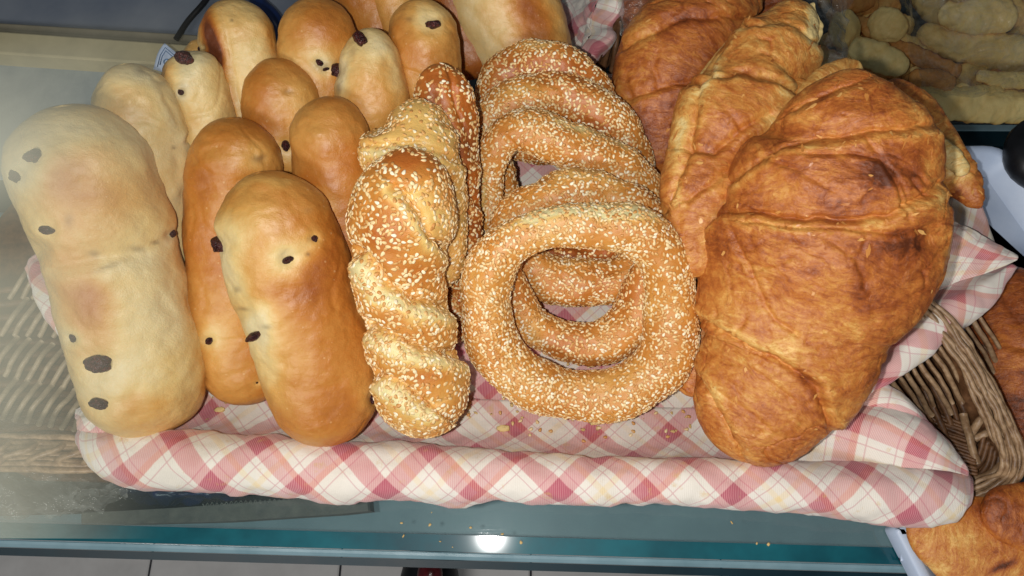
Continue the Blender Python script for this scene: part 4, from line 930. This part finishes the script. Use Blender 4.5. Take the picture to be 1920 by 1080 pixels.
# ---------------- croissants
croissant('huge front croissant, golden brown, standing at the right of the front ring',
    [(1600, 128, 56), (1592, 190, 112), (1586, 270, 164), (1562, 350, 192), (1549, 420, 206), (1523, 500, 206), (1488, 590, 176), (1470, 670, 158), (1424, 750, 132), (1374, 857, 80)], lambda y: .060 + .00013 * (735 - y),
    grooves=[([(1430, 300), (1462, 278), (1540, 262), (1620, 252), (1700, 244), (1750, 238)], 8, 2.0, 2.8, .6), ([(1520, 290), (1600, 287), (1650, 300), (1675, 345), (1690, 385)], 5, 1.3, 1.0, .1),
             ([(1330, 418), (1360, 398), (1420, 402), (1500, 413), (1580, 416), (1660, 408), (1710, 385), (1760, 352)], 8, 2.4, 3.0, .65), ([(1400, 418), (1500, 428), (1590, 430), (1684, 441), (1760, 424)], 5, 1.0, 1.2, .3),
             ([(1490, 208), (1530, 186), (1573, 168), (1650, 140)], 6, 1.6, 1.8, .3), ([(1625, 267), (1673, 322), (1700, 378)], 5, .9, .8, .15),
             ([(1290, 590), (1330, 607), (1404, 646), (1482, 682), (1538, 730), (1560, 790)], 8, 2.6, -3.2, .6), ([(1290, 650), (1350, 668), (1430, 700), (1480, 740)], 5, .7, -.8, .25),
             ([(1380, 440), (1388, 466), (1412, 510), (1430, 560), (1450, 602), (1490, 628)], 5, 1.3, 1.0, .08), ([(1425, 508), (1450, 500), (1482, 488)], 4, .8, .6, .1),
             ([(1290, 690), (1308, 706), (1347, 768), (1380, 820), (1405, 870)], 8, 2.2, -2.6, .5), ([(1330, 720), (1390, 760), (1440, 800)], 5, .6, -.7, .2), ([(1440, 300), (1500, 320), (1560, 360)], 5, .7, .6, .05), ([(1550, 450), (1600, 480), (1620, 540)], 5, .8, .6, .05)],
    blobs=[(1650, 335, 34, 34, .30), (1640, 310, 40, 18, .12), (1718, 320, 12, 36, .26), (1690, 455, 40, 26, .34), (1612, 535, 20, 36, .22), (1520, 508, 22, 14, .20), (1510, 705, 16, 34, .34, -30), (1650, 175, 40, 30, .10), (1660, 550, 50, 80, .16), (1715, 470, 50, 60, .16), (1700, 290, 60, 80, .12), (1350, 560, 30, 80, -.12), (1450, 350, 70, 26, -.14), (1335, 730, 34, 40, -.14), (1540, 230, 60, 26, -.18), (1560, 720, 50, 60, .14), (1420, 430, 60, 14, -.10), (1490, 330, 10, 26, .14, 40)],  # dark blobs on the right mix browned crust with painted side shade
    dents=[(1600, 345, 110, 42, 3.2), (1520, 505, 120, 62, 3.2), (1600, 215, 80, 26, 2.2), (1425, 700, 80, 40, 2.4), (1752, 446, 22, 26, -4), (1300, 622, 20, 24, -3), (1345, 370, 24, 24, -4), (1440, 256, 24, 20, -3.5), (1300, 704, 16, 18, -2), (1570, 770, 24, 20, -2)], base=.53, nflake=260, seed=40, ns=420, nt=300, flat=.62, caplen=.72, lump=1.0,
    extra=[([(1500, 205, 16), (1530, 165, 26), (1575, 143, 30), (1618, 134, 18)], .114, dict(base=.30, flat=.6)), ([(1478, 215, 16), (1490, 182, 22), (1505, 150, 12)], .100, dict(base=.40)),
           ([(1440, 850, 11), (1500, 825, 13), (1540, 780, 12), (1556, 740, 7)], .046, dict(base=.4, flat=.7, lump=.3)), ([(1400, 846, 14), (1425, 850, 12), (1448, 842, 8)], .048, dict(base=.3, flat=.8, lump=.3))])
croissant('tall croissant with a torn pale tip behind the front one, pale seam down its left',
    [(1512, 10, 34), (1486, 46, 52), (1458, 92, 82), (1414, 136, 78), (1396, 190, 106), (1362, 250, 104), (1334, 308, 84), (1318, 370, 84), (1305, 440, 60), (1300, 520, 46)], lambda y: .098 - .00004 * (y - 20),
    grooves=[([(1440, 44), (1470, 40), (1520, 72), (1550, 95)], 8, 2.2, 2.2, .3), ([(1330, 152), (1400, 140), (1460, 155), (1520, 190)], 9, 3.4, 3.0, .3), ([(1345, 110), (1318, 160), (1308, 220), (1296, 290), (1270, 340)], 8, 2.6, -1.6, .2), ([(1290, 285), (1340, 290), (1400, 240), (1440, 215)], 7, 2.2, 1.8, .2), ([(1290, 375), (1330, 350), (1370, 320)], 6, 1.6, 1.2, .2), ([(1370, 160), (1350, 200), (1380, 240)], 6, .9, .4, .05)],
    dents=[(1450, 105, 60, 26, 2.6), (1375, 215, 60, 42, 3.0), (1500, 50, 24, 20, 1.5)], blobs=[(1280, 250, 22, 70, -.42, 10), (1330, 150, 14, 40, -.4, 25), (1525, 40, 14, 36, -.6), (1430, 160, 40, 14, .2), (1270, 350, 14, 40, -.3)], base=.46, nflake=220, seed=41, ns=260, nt=170, flat=.7,
    extra=[([(1520, 6, 8), (1532, 35, 9), (1528, 60, 9), (1518, 84, 7)], .097, dict(base=-.05, flat=.5, lump=2.5, name='torn_tip')), ([(1372, 76, 8), (1326, 150, 20), (1306, 200, 24), (1288, 260, 28), (1272, 320, 26), (1276, 380, 16)], .086, dict(base=.14, name='pale_seam', flat=.45, lump=.3))])
croissant('narrow croissant wedged between the tall croissant and the front one',
    [(1475, 175, 40), (1450, 230, 66), (1410, 300, 72), (1375, 370, 62), (1345, 450, 48), (1325, 530, 40), (1310, 620, 34), (1300, 745, 30)], lambda y: .090 - .00010 * (y - 170),
    grooves=[([(1340, 270), (1380, 240), (1440, 270), (1480, 300)], 8, 1.8, 1.8, .3), ([(1310, 400), (1360, 340), (1400, 330)], 8, 1.2, 1, .1)], blobs=[(1440, 200, 40, 20, .1)], base=.54, seed=42, ns=220, nt=130, flat=.8)
croissant('reddish brown croissant at the top edge left of the tall one',
    [(1375, -90, 84), (1345, -20, 88), (1305, 60, 108), (1262, 130, 112), (1235, 200, 90), (1236, 260, 66), (1252, 330, 48)], lambda y: .062 - .00008 * y,
    grooves=[([(1200, 66), (1270, 30), (1330, 26), (1420, 30)], 9, 2.4, -2.4, .1), ([(1140, 190), (1180, 186), (1240, 165), (1320, 150)], 8, 2.0, 2.0, .2), ([(1170, 140), (1178, 190), (1165, 215)], 6, 1.2, .8, .3), ([(1230, 100), (1226, 130), (1232, 160)], 6, 1.3, .6, 0)],
    blobs=[(1220, 250, 40, 60, .12), (1300, 30, 60, 20, .15), (1215, 60, 20, 20, -.2)], base=.58, seed=43, ns=240, nt=150, flat=.75)
croissant('small croissant tip with a pale torn side poking out over the white tray',
    [(1640, 170, 36), (1700, 210, 44), (1745, 262, 40), (1780, 315, 40), (1812, 352, 30), (1838, 390, 13)], .050, grooves=[([(1740, 345), (1775, 350), (1800, 325)], 7, 1.2, 1, .2)], blobs=[(1785, 300, 16, 40, -.5, -20), (1790, 370, 30, 16, .3)], base=.58, seed=44, ns=140, nt=90,
    extra=[([(1748, 258, 10), (1775, 285, 16), (1798, 312, 15), (1802, 330, 9)], .062, dict(base=.08, name='torn_tip', flat=.7))])
croissant('croissant mostly hidden, its flank showing at the lower right of the front one',
    [(1690, 380, 60), (1694, 450, 52), (1690, 530, 36), (1668, 600, 28), (1650, 640, 20)], .044, base=.55, seed=45, ns=140, nt=90, blobs=[(1690, 590, 40, 40, -.1), (1720, 450, 30, 50, .25)])
croissant('low croissant end showing left of the front croissant foot',
    [(1340, 560, 50), (1320, 620, 46), (1310, 680, 38), (1300, 742, 24)], .034, base=.50, seed=46, ns=130, nt=80, grooves=[([(1270, 640), (1300, 630), (1340, 640)], 7, 1.2, 1, .2)])

# pastries on the trays at the right, outside the basket
croissant('dark baked turnover on the white tray at the right edge', [(1880, 500, 40), (1900, 580, 80), (1930, 680, 110), (1960, 780, 110), (1990, 880, 80)], .018, base=.80, seed=47, ns=160, nt=100, flat=.5, lump=.7, grooves=[([(1830, 610), (1900, 650), (1960, 660)], 8, 1.6, 1.4, .1), ([(1870, 520), (1900, 600), (1960, 640)], 8, 1.2, 1.4, .1)], group=None, nflake=0, nm='turnover', cat='pastry')
croissant('flat yellow brown filled pastry in the bottom right corner on a white tray', [(1700, 985, 34), (1790, 1010, 84), (1880, 1050, 110), (2000, 1120, 120)], .018, base=.46, seed=48, ns=160, nt=100, flat=.35, lump=.5, blobs=[(1880, 1062, 26, 7, .6, -20), (1880, 960, 60, 20, .3), (1800, 1000, 50, 40, -.1)], group=None, nflake=0, nm='filled_pastry', cat='pastry')
croissant('red brown pastry leaning behind the filled pastry in the bottom right corner', [(1840, 960, 40), (1900, 968, 60), (1990, 985, 90)], .030, base=.72, seed=49, ns=120, nt=80, flat=.5, lump=.6, group=None, nflake=0, nm='baked_pastry', cat='pastry')

# ---------------- biscuits in the bag, top right
def biscuit(label, stn, z, twist=0, seed=0, base=.3):
    d = Dough(stn, z, False, 120, 60, .6, 2.4, .8, seed); d.bake += base + .1 * fbm(d.pos * 60, seed, 3)
    if twist: d.disp += .0011 * np.abs(np.sin(d.S * twist + d.th * .9)) ** .5; d.bake -= .1 * np.abs(np.sin(d.S * twist + d.th * .9)) 
    d.bake += .34 * sstep(.6, -.1, np.cos(d.th)); d.lumps(1.6, 60, 3).lumps(.8, 160, 3, 3).done()
    r_ = thing('biscuit', base_of(d), label, 'biscuit', 'biscuits in the clear bag'); d.build('biscuit_body', MAT_BIS, r_)
MAT_BIS = crust_mat('biscuit_crust', [(0, rgb(252, 230, 160)), (.3, rgb(240, 204, 124)), (.55, rgb(220, 158, 82)), (.8, rgb(176, 104, 48)), (1, rgb(104, 58, 30))], .6)
BIS = [([(1555, 60, 26), (1585, 55, 36), (1612, 50, 24)], .030, 0, 'round pale biscuit next to the torn croissant tip'),
       ([(1632, 30, 20), (1665, 48, 32), (1695, 68, 20)], .030, 0, 'pale biscuit with dark flecks, second from the left in the bag'),
       ([(1592, 88, 16), (1625, 98, 25), (1662, 115, 22), (1702, 130, 18)], .034, 260, 'long finger shaped biscuit slanting down to the right'),
       ([(1600, 112, 14), (1640, 128, 16), (1680, 136, 12)], .022, 0, 'thin brown biscuit under the slanting finger biscuit'),
       ([(1705, 140, 13), (1745, 150, 18), (1790, 160, 16)], .028, 0, 'short curved brown biscuit in the middle of the bag'),
       ([(1660, 85, 16), (1710, 100, 18), (1760, 125, 16), (1800, 140, 14)], .020, 0, 'brown biscuit behind the slanting finger biscuit'),
       ([(1690, 185, 22), (1740, 192, 30), (1800, 196, 30), (1870, 200, 30), (1960, 202, 26)], .020, 240, 'long twisted biscuit lying along the rear shelf edge'),
       ([(1790, 165, 12), (1835, 175, 14), (1880, 168, 14)], .024, 0, 'small reddish biscuit above the long twisted one'),
       ([(1760, 20, 18), (1800, 30, 28), (1860, 30, 36), (1900, 50, 20)], .034, 0, 'wide pale biscuit under the milky film at the top'),
       ([(1830, 140, 12), (1880, 148, 16), (1960, 150, 18)], .028, 0, 'pale biscuit at the right edge above the twisted one'),
       ([(1560, 10, 18), (1600, 0, 26), (1640, -10, 18)], .020, 0, 'brown biscuit at the top edge above the round pale one'),
       ([(1720, 60, 20), (1790, 80, 30), (1880, 100, 34), (1960, 110, 26)], .020, 0, 'broad biscuit blurred by the film, right of the centre of the bag')]
for k, (s_, z_, tw_, lb) in enumerate(BIS): biscuit(lb, s_, z_ * 2 - .30, tw_ * .5, 60 + k, .22 if 'brown' not in lb else .62)

r9 = np.random.default_rng(91)
for k in range(44):
    x = r9.uniform(1560, 1990); y = r9.uniform(-20, 215); a_ = r9.uniform(-.5, .9); l_ = r9.uniform(26, 62); w_ = r9.uniform(13, 24)
    biscuit(('brownish biscuit deep in the heap at the ' + ('top border' if y < 60 else 'rear shelf edge' if y > 160 else 'middle') + (' right' if x > 1760 else ' left') + ' of the clear bag'), [(x - l_ * math.cos(a_), y - l_ * math.sin(a_), w_ * .8), (x, y - r9.uniform(-6, 6), w_), (x + l_ * math.cos(a_), y + l_ * math.sin(a_), w_ * .8)], r9.uniform(-.285, -.262), r9.choice([0, 130, 160]), 200 + k, r9.uniform(.25, .7))
# ------------------------------------------------------------------ clear films
MAT_FILM = film_mat('clear_film', .05, .42, (190, 190, 184))
def film(name, label, rows, mat, nu=90, nv=70, amp=.004, sc=40, seed=0, fog=None):
    G = loft(rows, nu, nv); G = wrinkle(G, amp, sc, seed, 4)
    r = 1 - np.abs(fbm(G * sc * .7, seed + 3, 3)) * 2; n = norm(np.cross(np.gradient(G, axis=1), np.gradient(G, axis=0))); G = G + n * (amp * .5 * r)[..., None]
    at = None
    if fog is not None: px, py, _ = proj(G); at = dict(fog=fog(px, py))
    o = mesh_np(name, G.reshape(-1, 3), grid_faces(nv, nu), mat, None, attrs=at, loc=G.reshape(-1, 3).mean(0) * np.array([1, 1, 0]) + [0, 0, G[..., 2].min()]); return tag(o, label, 'plastic bag')
film('biscuit_bag', 'clear crinkled plastic bag over the biscuits at the top right', [
    [(1600, -160, -.16), (1760, -160, -.12), (1900, -160, -.12), (2150, -140, -.14)],
    [(1660, -20, -.18), (1740, 0, -.13), (1900, 10, -.12), (2150, 20, -.14)],
    [(1700, 90, -.20), (1780, 90, -.17), (1900, 100, -.16), (2150, 110, -.18)],
    [(1720, 150, -.22), (1780, 150, -.20), (1900, 155, -.20), (2150, 160, -.20)],
    [(1730, 205, -.27), (1800, 196, -.24), (1900, 196, -.24), (2150, 206, -.25)]], MAT_FILM, 130, 100, .009, 18, 3)
film('inner_bag', 'small clear bag corner between the tall croissant and the biscuits', [
    [(1500, -30, .05), (1560, -20, .05), (1600, -40, .04)], [(1520, 60, .055), (1560, 80, .055), (1590, 80, .04)], [(1500, 150, .05), (1570, 140, .05), (1610, 150, .03)]], MAT_FILM, 50, 50, .004, 60, 5)
film('bun_bag', 'clear bag over a dark bun left of the reddish croissant at the top edge', [
    [(1140, -40, .05), (1200, -40, .06), (1300, -40, .06)], [(1150, 20, .05), (1190, 20, .06), (1240, 10, .06)], [(1165, 80, .04), (1190, 70, .05), (1215, 60, .05)]], MAT_FILM, 50, 50, .004, 70, 6)
croissant('dark bun inside the clear bag at the top edge', [(1180, -60, 50), (1200, 0, 56), (1205, 60, 44)], .030, base=.82, seed=70, ns=90, nt=60, group=None, nflake=0, nm='bagged_bun', cat='bun')
croissant('brown pastry at the top edge between the two rear croissants', [(1420, -40, 40), (1450, 10, 40), (1470, 40, 30)], .040, base=.76, seed=71, ns=90, nt=60, group=None, nflake=0, nm='baked_pastry', cat='pastry')
# clear bag close to the lens at the left, haze painted into its film
MAT_HAZY = film_mat('hazy_film', .3, .2, (160, 160, 144), fog='fog', rough=.28)
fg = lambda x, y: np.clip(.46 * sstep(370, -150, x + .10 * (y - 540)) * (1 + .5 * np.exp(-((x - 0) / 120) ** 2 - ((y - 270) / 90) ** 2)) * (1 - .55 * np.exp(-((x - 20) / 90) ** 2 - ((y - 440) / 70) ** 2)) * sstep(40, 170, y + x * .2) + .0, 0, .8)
film('hazy_bag', 'clear plastic bag with painted haze hanging over the left end of the basket', [
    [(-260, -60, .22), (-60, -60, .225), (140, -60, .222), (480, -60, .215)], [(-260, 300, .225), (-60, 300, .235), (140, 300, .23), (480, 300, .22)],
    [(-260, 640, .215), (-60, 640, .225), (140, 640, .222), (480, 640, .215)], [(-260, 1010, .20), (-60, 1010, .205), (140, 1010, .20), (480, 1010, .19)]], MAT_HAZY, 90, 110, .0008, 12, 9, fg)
film('crumpled_bag', 'crumpled clear bag with bright glints below the left end of the basket', [
    [(-120, 880, .018), (0, 884, .026), (110, 880, .024), (230, 884, .012)], [(-120, 930, .012), (10, 936, .030), (100, 928, .020), (240, 930, .010)],
    [(-120, 985, .006), (20, 982, .012), (90, 968, .012), (190, 955, .004)]], film_mat('crumpled_film', .10, .45, (170, 174, 168), rough=.04), 90, 50, .006, 70, 10)

# ------------------------------------------------------------------ crumbs, flakes, loose seeds
def scatter(name, label, n, region, z, mat, size, seed):
    r = np.random.default_rng(seed); parts = []
    for _ in range(n):
        x = r.uniform(region[0], region[2]); y = r.uniform(region[1], region[3]); c = PT(x, y, z); V, f = ellipsoid(4, 6)
        V = V * (1 + .5 * r.normal(size=(len(V), 1)) * .4) * np.array([1, r.uniform(.4, .9), .3]) * size * r.uniform(.4, 1.4); a = r.uniform(0, 6.3)
        R_ = np.array([[math.cos(a), -math.sin(a), 0], [math.sin(a), math.cos(a), 0], [0, 0, 1]]); parts.append((V @ R_.T + c, [f]))
    V, f = merge(parts); return tag(mesh_np(name, V, f, mat, None, True), label, 'crumbs', kind='stuff')
scatter('crumbs', 'golden crumbs and flakes scattered on the checked cloth', 130, (380, 680, 1300, 850), .0125, MAT_COOKIE, .0011, 1)
scatter('crumbs', 'tiny crumbs lying on the glass in front of the basket', 12, (560, 960, 1500, 1040), .0006, MAT_COOKIE, .0008, 2)
scatter('crumbs', 'brown crumbs on the white tray at the right', 26, (1770, 330, 1900, 480), .006, MAT_COOKIE, .0008, 3)
for (x, y, s_, lb) in [(945, 803, 12, 'small yellow flake on a white square below the front sesame ring'), (1116, 790, 15, 'brown pastry flake touching the lower rim of the front sesame ring'), (397, 795, 22, 'largest pale flake, between the two front raisin rolls'), (412, 768, 10, 'tiny pale flake above the largest one between the front raisin rolls')]:
    V, f = ellipsoid(6, 9); c = PT(x, y, .0135); sz = s_ * .38 / F; V = V * (1 + .4 * fbm(V * 3 + x, 2, 2)[:, None]) * np.array([1, .55, .2]) * sz
    tag(mesh_np('pastry_flake', V + c, f, MAT_CRO, None), lb, 'flake', 'pastry flakes on the cloth')
r5 = np.random.default_rng(55); pt_ = []
for _ in range(46):
    x, y = r5.uniform(860, 1300), r5.uniform(740, 850); a_ = r5.uniform(0, 6.3); c = PT(x, y, .0135); R_ = np.array([[math.cos(a_), -math.sin(a_), 0], [math.sin(a_), math.cos(a_), 0], [0, 0, 1]]); pt_.append((SEEDV * .00120 @ R_.T + c, [SEEDF]))
V, f = merge(pt_); tag(mesh_np('fallen_seeds', V, f, MAT_SEED, None), 'fallen sesame seeds lying on the checked cloth below the rings', 'seeds', kind='stuff')
# shoe of somebody standing below
sh = thing('red_shoe', PT(805, 1075, fl + .03), 'tip of a dark shoe with a red cap on the tiled floor', 'shoe')
V, f = ellipsoid(16, 20); mesh_np('shoe_upper', V * np.array([.052, .11, .045]) + PT(803, 1140, fl + .05), f, MAT_BLACK, sh)
mesh_np('toe_cap', V * np.array([.020, .024, .014]) + PT(806, 1078, fl + .096), f, MAT_RED, sh)
